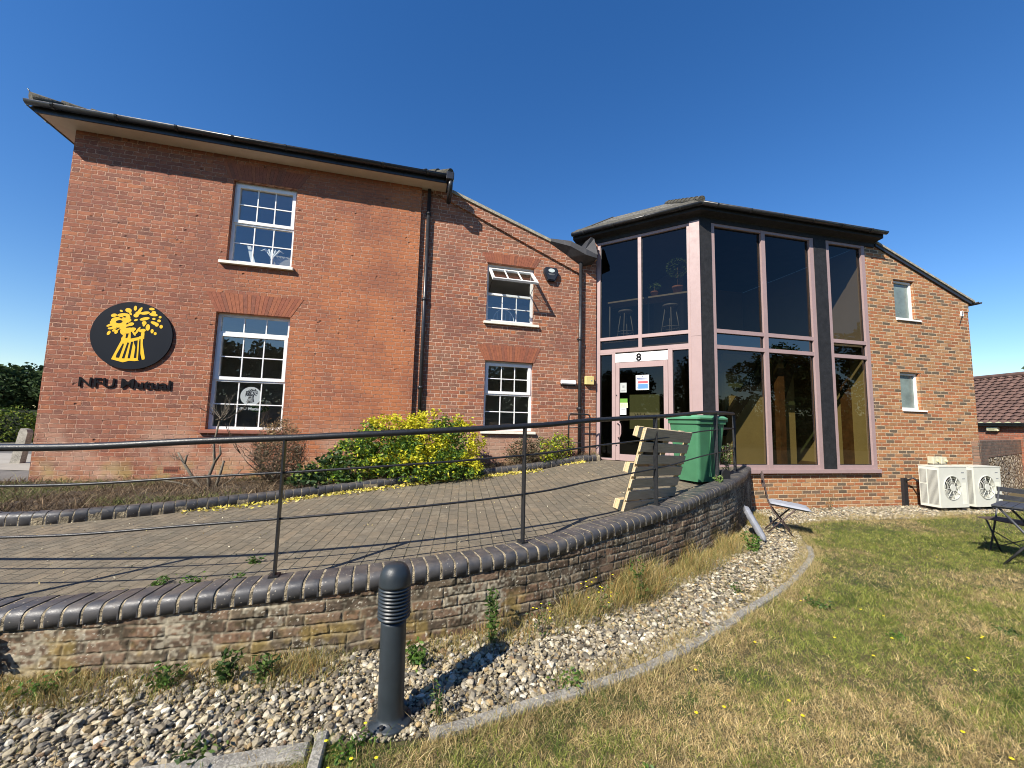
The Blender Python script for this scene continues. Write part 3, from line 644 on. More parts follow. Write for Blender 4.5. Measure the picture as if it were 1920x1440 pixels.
c00, c10, c11, c01 = (x0, y0, ze), (x1, y0, ze), (x1, y1, ze), (x0, y1, ze); r0, r1 = (rx0, ry, ze + hp), (rx1, ry, ze + hp)
rf = plane_uv_obj('roof', [(c00, c10, r1, r0), (c10, c11, r1), (c11, c01, r0, r1), (c01, c00, r0)], M_tile, OB)
def hip(a, bb, parent, n=9, r=.09, mat=M_moss, up=.0):
    b = MB(); a = Vector(a); bb = Vector(bb)
    for i in range(n):
        p = a + (bb - a) * (i / n); q_ = a + (bb - a) * ((i + 1.12) / n); b.tube([p + Vector((0, 0, .02 + up)), q_ + Vector((0, 0, 0.0))], [r, r * .82], 10)
    return b.build('hip_tiles', mat, parent)
hip(Vector(c00) + Vector((-.02, -.02, .03)), r0, rf, 14); hip(Vector(c10) + Vector((.02, -.02, .03)), r1, rf, 14)
g = MB(); g.tube([Vector(c00) + Vector((-.05, -.05, .18)), Vector(c00) + Vector((-.01, -.01, .10)), Vector(c00) + Vector((.12, .12, .10))], [.008, .012, .02], 6); g.build('hip_iron', M_iron, rf)
# downpipes
def pipe(pts, parent, r=.036, name='downpipe', brk=(), mat=M_black):
    b = MB(); b.tube(pts, r, 14)
    for (x, y, z) in brk:
        b.tube([(x, y, z - .03), (x, y, z + .03)], r * 1.22, 14); b.box(x - .055, x + .055, y + r * .7, y + r * 1.25, z - .02, z + .02)
    return b.build(name, mat, parent)
pipe([(5.61, .02, 6.235), (5.61, .02, .55)], OB, brk=[(5.61, .02, z) for z in (5.72, 3.95, 2.2, 1.1)])
pipe([(8.93, .0, 5.25), (8.93, .0, .8)], OB, r=.038, brk=[(8.93, .0, z) for z in (5.2, 3.4, 1.9)])
b = MB(); b.box(5.90, 6.05, -.45, -.32, 6.24, 6.40, ch=.015); b.tube([(5.99, -.385, 6.28), (5.99, -.385, 6.14), (5.99, -.30, 6.04), (5.99, -.05, 5.98)], .045, 10); b.build('hopper', M_black, OB)
# wing verge and roof
ang = math.atan(.343)
b = MB(); b.prism([(5.70, 6.36), (5.95, 6.27), (8.93, 5.245), (8.93, 4.875), (6.10, 6.03), (5.70, 6.19)], .025, .0695); b.build('verge_bricks', M_mid, OB)
b = MB(); b.prism([(5.55, 6.46), (5.95, 6.335), (8.30, 5.527), (8.30, 5.467), (5.95, 6.273), (5.55, 6.39)], -.01, .16); b.build('verge', M_verge, OB)
b = MB(); b.prism([(5.47, 6.47), (9.4, 5.17), (9.4, 5.10), (5.47, 6.36)], .162, 4.3); b.build('roof', M_lead, OB)
# lead gutter box where the wing meets the glazed bay
b = MB(); b.add([(8.22, -.02, 5.56), (8.62, -.16, 5.50), (8.95, -.24, 5.33), (9.20, -.24, 5.24), (9.20, -.24, 5.16), (8.95, -.24, 5.20), (8.62, -.16, 5.38), (8.22, -.02, 5.50),
                 (8.22, .4, 5.60), (8.62, .4, 5.56), (8.95, .4, 5.50), (9.20, .4, 5.46), (9.26, .4, 5.10), (8.95, .06, 5.05), (8.62, .06, 5.22), (8.22, .06, 5.44)],
                [(0, 1, 6, 7), (1, 2, 5, 6), (2, 3, 4, 5), (8, 9, 1, 0), (9, 10, 2, 1), (10, 11, 3, 2), (15, 7, 6, 14), (14, 6, 5, 13), (13, 5, 4, 12), (3, 11, 12, 4)])
b.add([(8.95, -.10, 5.33), (9.12, -.12, 5.68), (9.20, -.10, 5.66), (9.22, -.24, 5.24), (8.95, .4, 5.50), (9.12, .4, 5.72), (9.22, .4, 5.62)], [(0, 1, 2, 3), (0, 4, 5, 1), (1, 5, 6, 2), (2, 6, 3)])
b.build('lead_gutter', M_lead, OB)
b = MB(); b.prism([(9.14, 5.22), (9.33, 5.22), (9.34, 5.56), (9.22, 5.68), (9.14, 5.66)], .0, .37); b.build('wall', M_mid, OB)
# air brick
b = MB(); b.box(1.57, 1.79, -.004, .02, .61, .71, 0)
for i in range(7):
    for j in range(4): b.box(1.585 + i * .028, 1.603 + i * .028, -.0055, .01, .622 + j * .021, .634 + j * .021, 1)
b.build('air_brick', [M_g1, M_black], OB)

# ------------------------------------------------------------------ glazed entrance and brick wing
NBL = Vector((3.66, 7.64, 0)); NB = empty('entrance_building', NBL)
tag(NB, 'modern two-storey brick wing with angled pink-framed glass entrance bay under a dark tiled roof', 'building')
BP = Vector((8.9, 8.8, 0)) - NBL; BRZ = R(12.55); CP = Vector((1.86, 8.75, 0)) - NBL; CRZ = R(-32.5)
def inB(x, y, z): return Vector((8.9 + x * math.cos(BRZ) - y * math.sin(BRZ), 8.8 + x * math.sin(BRZ) + y * math.cos(BRZ), z))
def inC(x, y, z): return Vector((1.86 + x * math.cos(CRZ) - y * math.sin(CRZ), 8.75 + x * math.sin(CRZ) + y * math.cos(CRZ), z))
def inA(x, y, z): return Vector((AP.x + x * math.cos(ARZ) - y * math.sin(ARZ), AP.y + x * math.sin(ARZ) + y * math.cos(ARZ), z))
def bb(b, name, mat, parent=None, **k):
    return b.build(name, mat, parent or NB, BP if parent is None else None, BRZ if parent is None else 0)
def cb(b, name, mat, parent=None): return b.build(name, mat, parent or NB, CP if parent is None else None, CRZ if parent is None else 0)
W1 = (-.395, .20, 4.09, 4.985); W2 = (-.39, .17, 2.06, 2.88)
rk = lambda x: 5.73 if x < -.87 else 5.73 - .384 * (x + .87)
b = MB(); b.prism([(-5.40, -.2), (-1.19, -.2), (-1.19, .70), (-5.40, .70)], 0, .3)
wall_cells(b, -1.19, 1.85, -.2, lambda x: rk(x) - .03, [W1, W2], 0, .3, cuts=(-.87,)); b.box(1.55, 1.85, .301, 5, -.2, 4.5)
b.box(1.70, 1.86, -.012, .31, 4.42, 4.62)
wl = bb(b, 'wall', M_new)
# brick lintels with dark open joints, small windows
for (a, c, lo, hi) in (W1, W2):
    f = MB(); y = .06; fw = .05
    f.box(a, a + fw, y, y + .07, lo, hi); f.box(c - fw, c, y, y + .07, lo, hi); f.box(a + fw, c - fw, y, y + .07, hi - fw, hi); f.box(a + fw, c - fw, y, y + .07, lo, lo + fw)
    f.box(a + .03, c - .03, y - .012, y, hi - .04, hi - .012)
    wn_ = bb(f, 'window', M_white)
    g = MB(); g.add([(a + fw, y + .03, lo + fw), (c - fw, y + .03, lo + fw), (c - fw, y + .03, hi - fw), (a + fw, y + .03, hi - fw)], [(0, 1, 2, 3)])
    g.build('pane', M_frost, wn_, fix=False)
    s = MB(); s.box(a + .01, c + .13, -.035, y, lo - .035, lo - .002); s.build('window_sill', M_white, wn_)
    i_ = MB(); i_.box(a - .3, c + .3, 1.2, 1.25, lo - .5, hi + .4); i_.build('blind', simple('pale_blind', (0.42, 0.44, 0.40), .9, .25, 3), wn_)
    k_ = MB(); k_.box(a - .02, c + .06, -.002, .06, hi + .001, hi + .012); k_.build('lintel', M_black, wn_)
# interior
rB = [inB(-5.3, .12, 0), inB(-1.2, .12, 0), inB(-1.2, 4.2, 0), inC(-.6, 4.8, 0), inC(.05, .1, 0), inC(2.0, .14, 0)]
pin = [(p.x - NBL.x, p.y - NBL.y) for p in (inB(-1.22, .13, 0), inB(-1.22, 4.2, 0), Vector((2.0, 12.6, 0)), Vector((1.95, 8.9, 0)), inC(.14, .16, 0), inC(2.02, .14, 0))]
b = MB(); b.prism(pin, .60, .80, axis='z'); b.build('ground_floor', M_floor_in, NB)
b = MB(); b.prism(pin, 3.16, 3.40, axis='z'); b.build('upper_floor', M_floor_in, NB)
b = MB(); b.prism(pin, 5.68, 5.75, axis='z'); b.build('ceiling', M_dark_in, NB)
M_white_in = simple('upper_wall_paint', (0.42, 0.37, 0.30), 0.9, 0.05, 2)
for zf, zt, m in ((.80, 3.16, M_paint_in), (3.40, 5.68, M_white_in)):
    b = MB(); b.box(-1.2145, -1.192, .101, 4.2, zf, zt); bb(b, 'interior_wall', m)
    b = MB(); b.box(-4.2, -1.25, 3.4, 3.5, zf, zt); b.box(-4.25, -4.15, 2.2, 3.39, zf, zt); bb(b, 'interior_wall', m)
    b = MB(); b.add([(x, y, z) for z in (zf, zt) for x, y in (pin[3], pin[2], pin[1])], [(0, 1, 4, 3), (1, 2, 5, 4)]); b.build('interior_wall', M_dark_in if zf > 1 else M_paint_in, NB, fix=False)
b = MB(); b.box(-4.35, -3.35, .62, .70, .801, 3.159); b.box(-3.1, -2.3, .85, .93, .801, 3.159); bb(b, 'interior_wall', M_paint_in)
b = MB(); b.box(-1.30, -1.2155, .42, .60, .801, 3.159); b.box(-3.3, -3.15, .3, .45, .801, 3.159); b.box(-4.9, -3.4, .50, .60, 2.75, 2.95); bb(b, 'timber_post', simple('brown_timber', (0.11, 0.06, 0.03), .6, .3, 8))
b = MB(); b.prism([(-2.6, 3.1), (-2.35, 3.1), (-3.0, 1.55), (-3.9, .9), (-4.2, .9)], .70, .80); bb(b, 'stair_soffit', M_floor_in)
# stair stringer and posts seen through the lower glass
b = MB(); b.prism([(-4.7, 1.5), (-4.5, 1.4), (-3.3, 2.95), (-3.5, 3.1)], .45, .55); b.prism([(-2.6, .9), (-2.45, .9), (-1.5, 2.6), (-1.6, 2.75)], 1.9, 2.0); b.box(-3.35, -3.25, 1.4, 1.5, .8, 3.16); b.box(-2.9, -1.9, 1.2, 1.9, 1.55, 1.6); b.box(-2.85, -2.8, 1.25, 1.3, .8, 1.55); b.box(-1.99, -1.94, 1.25, 1.3, .8, 1.55)
bb(b, 'staircase', M_bwood)
# curtain wall facade B
def frame_grid(name, xs, zs, mat, fn, y0=-.02, y1=.06, panes=None, extra=None):
    """xs, zs: lists of (lo, hi) bars; panes filled between"""
    f = MB(); X0, X1 = xs[0][0], xs[-1][1]
    for a, c in xs: f.box(a, c, y0, y1, zs[0][0], zs[-1][1])
    for (l0, l1), (r0, r1) in zip(xs, xs[1:]):
        for a, c in zs: f.box(l1, r0, y0 + .004, y1 - .002, a, c)
    if extra: extra(f)
    o = fn(f, name, mat)
    for i, ((l0, l1), (r0, r1)) in enumerate(zip(xs, xs[1:])):
        for j, ((a0, a1), (c0, c1)) in enumerate(zip(zs, zs[1:])):
            m = panes(i, j) if panes else G_bay
            if m is None: continue
            g = MB(); g.add([(l1, .035, a1), (r0, .035, a1), (r0, .035, c0), (l1, .035, c0)], [(0, 1, 2, 3)]); g.build('pane', m, o, fix=False)
            s = MB(); k = .012
            s.box(l1, l1 + k, .024, .034, a1, c0); s.box(r0 - k, r0, .024, .034, a1, c0); s.box(l1 + k, r0 - k, .024, .034, a1, a1 + k); s.box(l1 + k, r0 - k, .024, .034, c0 - k, c0); s.build('gasket', M_black, o)
    return o
ZB = [(.785, .865), (3.105, 3.182), (3.423, 3.50), (5.60, 5.655)]
wB = frame_grid('window', [(-5.12, -5.045), (-3.93, -3.835), (-2.70, -2.60)], ZB, M_pink, bb, panes=lambda i, j: (G_low, G_green, G_bay)[j])
wB['label'] = 'double bay of tall tinted panes beside the corner post'
wS = frame_grid('window', [(-2.275, -2.19), (-1.30, -1.205)], ZB, M_pink, bb, panes=lambda i, j: (G_low, G_bay, G_bay)[j])
wS['label'] = 'single column of tall tinted panes next to the brickwork'
b = MB(); b.box(-5.44, -1.17, -.075, .1, .71, .784); bb(b, 'window_sill', M_pink)
for bx_ in ((-2.598, -2.277, -.03, .12, .786, 5.66), (-5.43, -5.122, -.03, .10, .70, 5.66)): b = MB(); b.box(*bx_); bb(b, 'timber_post', M_bwood)
# facade C with the door
ZC = [(3.125, 3.20), (3.40, 3.47), (5.60, 5.655)]
wC = frame_grid('window', [(.0, .085), (.915, .985), (1.885, 1.935)], ZC, M_pink, cb, panes=lambda i, j: G_bay)
wC['label'] = 'upper glazing over the entrance door'
wD = frame_grid('window', [(.001, .0845), (.352, .425)], [(.835, .87), (3.09, 3.1235)], M_pink, cb); wD['label'] = 'narrow side light left of the door'
wE = frame_grid('window', [(1.50, 1.585), (1.886, 1.9345)], [(.835, .87), (3.09, 3.1235)], M_pink, cb); wE['label'] = 'narrow side light right of the door'
b = MB(); b.box(1.9365, 2.125, -.06, .08, .80, 5.66, ch=.004); b.box(1.9364, 2.122, -.064, -.0605, 3.33, 3.335); cb(b, 'corner_panel', M_pink)
dr = MB(); x0, x1, z0, z1 = .43, 1.495, .84, 2.90
dr.box(x0, x0 + .085, -.025, .03, z0, z1, ch=.003); dr.box(x1 - .085, x1, -.025, .03, z0, z1, ch=.003); dr.box(x0 + .085, x1 - .085, -.022, .028, z1 - .12, z1 - .001); dr.box(x0 + .085, x1 - .085, -.022, .028, z0 + .001, z0 + .13)
dr.box(1.44, 1.447, -.027, -.02, z0, z1)
door = cb(dr, 'door', M_pink)
g = MB(); g.add([(x0 + .085, .003, z0 + .13), (x1 - .085, .003, z0 + .13), (x1 - .085, .003, z1 - .12), (x0 + .085, .003, z1 - .12)], [(0, 1, 2, 3)]); g.build('pane', G_bay, door, fix=False)
g = MB(); g.tube([(.475, -.025, 1.60), (.50, -.075, 1.62), (.545, -.085, 1.60), (.56, -.085, 1.55), (.56, -.085, 1.40), (.545, -.085, 1.34), (.50, -.075, 1.32), (.475, -.025, 1.34)], .013, 10); g.build('handle', simple('dull_pink_handle', (0.35, 0.24, 0.23), .35), door)
for z in (2.2, 1.15): g = MB(); g.tube([(.452, -.026, z), (.452, -.034, z)], .012, 10); g.build('lock', M_black, door)
b = MB(); b.box(.427, 1.498, -.03, .03, 2.905, 3.0895); nb = cb(b, 'number_board', M_white)
M_num = simple('black_lettering', (0.006, 0.006, 0.008), .6, spec=.1)
text_mesh('number', '8', .215, M_num, nb, (.87, -.033, 2.918), (R(90), 0, 0), .003, .006)
# fascia, soffit and roof of the bay
def offl(p, d, k): return p + d * k
ovh = .40; C0, C1 = inC(-.75, -ovh, 0), None
# corner of the two offset lines
def isect(p, d, q, e):
    a = np.array([[d.x, -e.x], [d.y, -e.y]]); t, s = np.linalg.solve(a, [q.x - p.x, q.y - p.y]); return p + d * t
dC = Vector((math.cos(CRZ), math.sin(CRZ), 0)); dB = Vector((math.cos(BRZ), math.sin(BRZ), 0))
def corner(o): return isect(inC(0, -o, 0), dC, inB(0, -o, 0), dB)
def ringpts(o, z): return [inC(-.50, -o, z), corner(o) + Vector((0, 0, z)), inB(-.93, -o, z)]
def strip(b, o0, z0, o1, z1):
    A_ = ringpts(o0, z0); B_ = ringpts(o1, z1); vs = [tuple(p - NBL) for p in A_ + B_]; b.add(vs, [(0, 1, 4, 3), (1, 2, 5, 4)])
b = MB()
strip(b, -.05, 5.655, .03, 5.655); strip(b, .03, 5.655, .03, 5.74); strip(b, .03, 5.74, .06, 5.76); strip(b, .06, 5.76, .22, 5.78); strip(b, .22, 5.78, .225, 5.88); strip(b, .225, 5.88, -.05, 5.95); strip(b, -.05, 5.95, -.05, 5.655)
b.build('soffit', M_bwood, NB)
R0 = ringpts(.285, 5.885); gutter('gutter', R0[0] - NBL, R0[1] - NBL, NB, r=.055, side=(-.537, -.843, 0), clips=4); gutter('gutter', R0[1] - NBL, R0[2] - NBL, NB, r=.055, side=(.217, -.976, 0), clips=6)
rp = ringpts(.27, 5.905); nC = Vector((.537, .843, 0)); nB = Vector((-math.sin(BRZ), math.cos(BRZ), 0)); dep = 2.9; rise = dep * math.tan(R(31))
apx = corner(-dep + .27) + Vector((0, 0, 5.905 + rise))
tl = rp[0] + nC * dep + Vector((0, 0, rise)); tr = rp[2] + nB * dep + Vector((0, 0, rise))
rfb = plane_uv_obj('roof', [(rp[0] - NBL, rp[1] - NBL, apx - NBL, tl - NBL), (rp[1] - NBL, rp[2] - NBL, tr - NBL, apx - NBL)], M_tile, NB)
hip(rp[1] - NBL + Vector((0, 0, .03)), apx - NBL, rfb, 9, r=.065)
b = MB(); b.tube([rp[0] - NBL + Vector((.0, .0, .01)), tl - NBL + Vector((0, 0, .0))], .025, 8); b.build('verge_tiles', M_moss, rfb)
b = MB()   # tile thickness along the eaves
for i in range(2):
    a, c = rp[i] - NBL, rp[i + 1] - NBL; nn = (nC, nB)[i]; b.add([a, c, c + nn * .25 + Vector((0, 0, .185)), a + nn * .25 + Vector((0, 0, .185)), a - Vector((0, 0, .03)), c - Vector((0, 0, .03))], [(0, 1, 2, 3), (0, 1, 5, 4)])
b.v = [(x, y, z + .02) for x, y, z in b.v]; b.build('eaves_tiles', M_moss, rfb)
# verge of the brick gable
b = MB(); b.prism([(-.87, 5.80), (2.02, 4.70), (2.02, 4.655), (-.87, 5.755)], -.055, .10); bb(b, 'verge', M_verge)
b = MB(); b.prism([(-.89, 5.75), (1.95, 4.665), (1.95, 4.60), (-.89, 5.69)], -.035, -.0005); bb(b, 'barge_board', M_black)
b = MB(); b.prism([(-.87, 5.80), (2.02, 4.70), (2.02, 4.655), (-.87, 5.755)], .101, 5.0); bb(b, 'roof', M_lead)
gg = gutter('gutter', Vector((2.07, -.12, 4.66)), Vector((2.07, 5, 4.66)), NB, r=.055, clips=4); gg.location = BP; gg.rotation_euler = (0, 0, BRZ)
b = MB(); b.tube([(.3 - .85, .2, 5.8), (.3 - .85, .2, 5.98)], .006, 6); b.tube([(-.55, .2, 5.93), (-.5, .2, 5.96)], .012, 6); bb(b, 'roof_spike', M_lead)

# ------------------------------------------------------------------ notices and door stickers
def flat(name, pt, rz, w_, h_, mat, label, cat, th=.0015):
    b = MB(); b.box(0, w_, -th, 0, 0, h_); o = b.build(name, mat, None, pt, rz); return tag(o, label, cat)
M_paper = simple('white_paper', (0.78, 0.79, 0.80), .6, .02); M_red = simple('red_print', (0.62, 0.07, 0.09), .6, .05); M_blue = simple('blue_print', (0.08, 0.22, 0.58), .6, .05); M_grey = simple('grey_print', (0.24, 0.25, 0.25), .6, .1)
M_yel = simple('yellow_paper', (0.66, 0.64, 0.36), .6, .03); M_grn = simple('green_sticker', (0.10, 0.26, 0.02), .6, .05); M_olive = simple('olive_notice', (0.17, 0.21, 0.09), .6, .06); M_olive2 = simple('sage_band', (0.46, 0.47, 0.30), .6, .04); M_navy = simple('navy_print', (0.03, 0.06, 0.2), .6)
def onC(x, y, z): p = inC(x, y, z); return p
po = empty('poster', onC(.855, -.001, 2.305), CRZ); tag(po, 'white poster with red and blue panels fixed to the door glass', 'poster')
b = MB(); b.box(0, .265, -.0015, 0, 0, .31); b.build('sheet', M_paper, po)
b = MB(); b.box(.045, .245, -.0032, -.0016, .135, .185); b.build('red_panel', M_red, po)
b = MB(); b.box(.045, .245, -.0032, -.0016, .025, .125); b.build('blue_panel', M_blue, po)
b = MB(); b.box(.02, .24, -.003, -.0016, .235, .252); b.box(.03, .225, -.003, -.0016, .215, .225); b.box(.12, .15, -.003, -.0016, .27, .285); b.box(.02, .036, -.003, -.0016, .095, .112); b.box(.02, .036, -.003, -.0016, .045, .062); b.build('print', M_navy, po)
gn = empty('notice', onC(.50, -.028, 2.25), CRZ); gn.location = onC(.525, -.001, 2.26); tag(gn, 'small faded grey notice near the top left of the door glass', 'notice')
b = MB(); b.box(0, .135, -.0015, 0, 0, .205); b.build('sheet', simple('faded_notice', (0.38, 0.40, 0.38), .6), gn); b = MB(); b.box(.02, .115, -.003, -.0016, .03, .045); b.box(.045, .09, -.003, -.0016, .10, .15); b.build('print', M_grey, gn)
flat('sticker', onC(.522, -.001, 2.045), CRZ, .155, .085, M_grn, 'plain bright green sticker on the door glass above the PULL sign', 'sticker')
pu = empty('pull_sign', onC(.520, -.001, 1.935), CRZ); tag(pu, 'pale yellow PULL sign above the door handle', 'sign')
b = MB(); b.box(0, .165, -.0015, 0, 0, .108); b.build('sheet', M_yel, pu); text_mesh('lettering', 'PULL', .062, M_grey, pu, (.018, -.0025, .035), (R(90), 0, 0), .0006)
pw = empty('sticker', onC(.522, -.001, 1.79), CRZ); tag(pw, 'white access sticker with a small grey symbol below the yellow PULL sign', 'sticker')
b = MB(); b.box(0, .13, -.0015, 0, 0, .143); b.build('sheet', M_paper, pw)
b = MB(); b.box(.02, .115, -.003, -.0016, .105, .118); b.tube([(.05, -.0022, .085), (.06, -.0022, .05), (.085, -.0022, .045), (.095, -.0022, .02)], .004, 6); b.tube([(.045, -.0022, .06), (.04, -.0022, .035), (.06, -.0022, .02), (.08, -.0022, .03)], .003, 6); b.tube([(.048, -.0022, .095), (.052, -.0022, .092)], .007, 6); b.build('print', M_grey, pw)
wc = empty('welcome_sign', onC(.72, .012, 1.50), CRZ); tag(wc, 'large olive green welcome notice behind the lower door glass', 'sign')
b = MB(); b.box(0, .60, .0, .002, 0, .71); b.build('board', M_olive, wc); b = MB(); b.box(0, .60, -.002, -.0002, .19, .34); b.build('band', M_olive2, wc)
text_mesh('lettering', 'Welcome', .125, M_num, wc, (.10, -.004, .235), (R(90), 0, 0), .001)

# ------------------------------------------------------------------ wheatsheaf emblem
def disc(b, cx, cz, rx, rz_, rot=0, y0=-.02, y1=0, n=14, mi=0):
    a = R(rot); pts = [(cx + rx * math.cos(t) * math.cos(a) - rz_ * math.sin(t) * math.sin(a), cz + rx * math.cos(t) * math.sin(a) + rz_ * math.sin(t) * math.cos(a)) for t in [2 * math.pi * i / n for i in range(n)]]
    b.prism(pts, y0, y1, mi)
EL = [(928, 298, 20, 32, 0), (990, 325, 20, 44, -25), (1060, 362, 60, 20, 15), (948, 392, 34, 26, 20), (975, 360, 40, 22, 10), (1140, 310, 36, 17, 0), (1168, 384, 56, 20, -6), (1170, 358, 30, 22, 0), (1258, 418, 19, 16, 0), (1180, 440, 22, 14, 0),
      (1250, 466, 24, 18, -20), (1195, 498, 56, 20, -22), (1225, 515, 26, 26, 0), (1285, 543, 22, 24, 0), (1062, 438, 66, 20, 18), (952, 452, 26, 13, 25), (1062, 492, 30, 26, 0), (1060, 515, 16, 22, 0), (1115, 550, 28, 42, 0), (1175, 600, 20, 28, 0), (1218, 632, 19, 20, 0),
      (755, 332, 21, 12, -30), (670, 388, 38, 22, 20), (845, 325, 42, 28, -20), (870, 360, 14, 32, 30), (790, 388, 80, 26, 6), (830, 420, 50, 40, 0), (700, 440, 62, 28, 20), (760, 505, 110, 44, 5), (690, 480, 60, 35, 0), (650, 510, 62, 18, 25), (670, 545, 60, 20, 20), (715, 575, 50, 18, 25),
      (632, 612, 20, 30, -20), (722, 605, 20, 22, -30), (800, 500, 75, 75, 0), (850, 450, 45, 26, 0), (895, 505, 42, 22, 20), (810, 590, 40, 50, 0), (870, 585, 40, 50, 0), (915, 575, 55, 26, 20), (990, 590, 16, 56, -25), (945, 620, 14, 40, 30), (1050, 590, 45, 22, 15), (1060, 640, 22, 50, 0)]
PO = [[(820, 600), (905, 600), (912, 700), (800, 710)], [(795, 675), (1075, 660), (1085, 690), (1055, 715), (950, 720), (800, 745)], [(805, 690), (1022, 690), (1035, 965), (1050, 972), (1000, 980), (925, 972), (850, 990), (790, 972), (700, 945)],
      [(1040, 690), (1068, 690), (1072, 760), (1120, 945), (1115, 962), (1085, 965), (1045, 850)], [(1040, 640), (1082, 650), (1082, 690), (1035, 690)]]
HO = [[(825, 745), (835, 760), (795, 930), (755, 925), (760, 890)], [(878, 738), (898, 742), (862, 940), (832, 938)], [(922, 730), (948, 730), (930, 940), (904, 940)], [(955, 720), (1003, 715), (1010, 940), (980, 938), (985, 800), (960, 745)],
      [(915, 640), (950, 660), (1010, 640), (1012, 670), (912, 688)], [(850, 625), (880, 622), (868, 680), (848, 680)], [(1026, 700), (1037, 700), (1062, 955), (1052, 965)]]
HE = [(745, 470, 42, 20, 15), (805, 408, 18, 9, 0), (640, 532, 30, 6, 25), (735, 560, 30, 7, 40), (870, 540, 36, 8, 15), (850, 495, 20, 8, 50)]
def sheaf(parent, R_, y, my, mk):
    def tr(x, yy): yy = yy - .085 * (x - 925); return ((x - 925) / 535 * R_, -(yy - 650) / 442 * R_)
    b = MB()
    for i, (x, yy, rx, rz_, ro) in enumerate(EL): c = tr(x, yy); disc(b, c[0], c[1], rx / 535 * R_, rz_ / 442 * R_, ro, y - .003 - .00002 * i, y)
    for i, p in enumerate(PO): b.prism([tr(*q_) for q_ in p], y - .0028 - .00003 * i, y)
    o = b.build('wheatsheaf', my, parent); b = MB()
    for i, p in enumerate(HO): b.prism([tr(*q_) for q_ in p], y - .0052 - .00003 * i, y - .004)
    for i, (x, yy, rx, rz_, ro) in enumerate(HE): c = tr(x, yy); disc(b, c[0], c[1], rx / 535 * R_, rz_ / 442 * R_, ro, y - .0056 - .00003 * i, y - .004)
    b.build('wheatsheaf_gaps', mk, o)
M_sign = simple('charcoal_sign', (0.009, 0.012, 0.018), .6, .08, 3, spec=.12); M_yellow = simple('yellow_emblem', (0.80, 0.47, 0.006), .45, .02)
lg = empty('round_sign', inA(.955, 0, 2.84), ARZ); tag(lg, 'round charcoal wall sign with a yellow wheatsheaf emblem on the red brick', 'sign')
b = MB(); n = 72; b.prism([(.56 * math.cos(2 * math.pi * i / n), .56 * math.sin(2 * math.pi * i / n)) for i in range(n)], -.034, -.008); b.build('disc', M_sign, lg); sheaf(lg, .575, -.0342, M_yellow, M_sign)
b = MB(); b.box(-.3, .3, -.008, 0, -.2, -.17); b.box(-.3, .3, -.008, 0, .17, .2); b.build('mounting_rail', M_black, lg)
lt = empty('letter_sign', inA(.30, -.016, 1.985), ARZ); tag(lt, 'raised black letters reading NFU Mutual below the round sign', 'sign')
t1 = text_mesh('letters', 'NFU', .215, M_num, lt, (0, 0, -.01), (R(90), 0, 0), .006, .0015, sx=1.19); t2 = text_mesh('letters', 'Mutual', .215, M_num, lt, (.56, 0, -.01), (R(90), 0, 0), .006, .0042, sx=1.19)
# decal on the inside of the lower window, flowers on the sill
dk = empty('window_decal', inA(2.70, .1235, 1.92), ARZ); tag(dk, 'grey round wheatsheaf decal with lettering on the ground floor window', 'decal')
M_dec = simple('grey_decal', (0.33, 0.36, 0.36), .6, .03); b = MB(); b.prism([(.165 * math.cos(2 * math.pi * i / 40), .165 * math.sin(2 * math.pi * i / 40)) for i in range(40)], -.001, 0); b.build('disc', M_dec, dk); sheaf(dk, .15, -.0011, M_black, M_dec)
text_mesh('letters', 'NFU', .07, M_dec, dk, (-.20, 0, -.245), (R(90), 0, 0), .0004, 0, sx=1.1); text_mesh('letters', 'Mutual', .07, M_dec, dk, (-.03, 0, -.245), (R(90), 0, 0), .0004, .002, sx=1.1)

# ------------------------------------------------------------------ small fixtures
al = empty('alarm_box', inA(8.245, .066, 4.63), ARZ); tag(al, 'black shield-shaped alarm box with a pale oval badge beside the open window', 'alarm box')
b = MB(); pr = [(-.085, 0), (.085, 0), (.165, .16), (.15, .25), (.11, .29), (-.12, .29), (-.16, .25), (-.165, .17)]; b.prism(pr, -.07, 0); b.prism([(x * .85, z * .85 + .02) for x, z in pr], -.085, -.07); b.build('case', M_black, al)
b = MB(); disc(b, 0, .215, .072, .042, 0, -.089, -.085, 24); b.build('badge', simple('pale_badge', (0.55, 0.62, 0.60), .4), al)
b = MB(); b.box(-.07, .07, -.0868, -.085, .135, .143); b.box(-.05, .05, -.0868, -.085, .118, .125); b.build('print', M_grey, al)
bl = empty('bulkhead_light', inA(8.50, .066, 2.385), ARZ); tag(bl, 'long white bulkhead light on the brick wall left of the pipe near the entrance', 'wall light')
b = MB(); b.box(0, .355, -.075, -.02, .02, .115, ch=.02); b.build('diffuser', simple('white_diffuser', (0.72, 0.73, 0.74), .35), bl); b = MB(); b.box(.012, .343, -.0195, 0, .0, .10); b.build('base', M_black, bl)
yb = empty('junction_box', inA(9.06, .066, 2.42), ARZ); tag(yb, 'square pale yellow box on the brickwork left of the entrance', 'box')
b = MB(); b.box(0, .20, -.085, 0, 0, .185, ch=.012); b.build('case', simple('yellowed_plastic', (0.60, 0.50, 0.20), .5, .08), yb); b = MB(); b.box(.12, .15, -.09, -.085, .08, .10); b.build('catch', M_grey, yb)
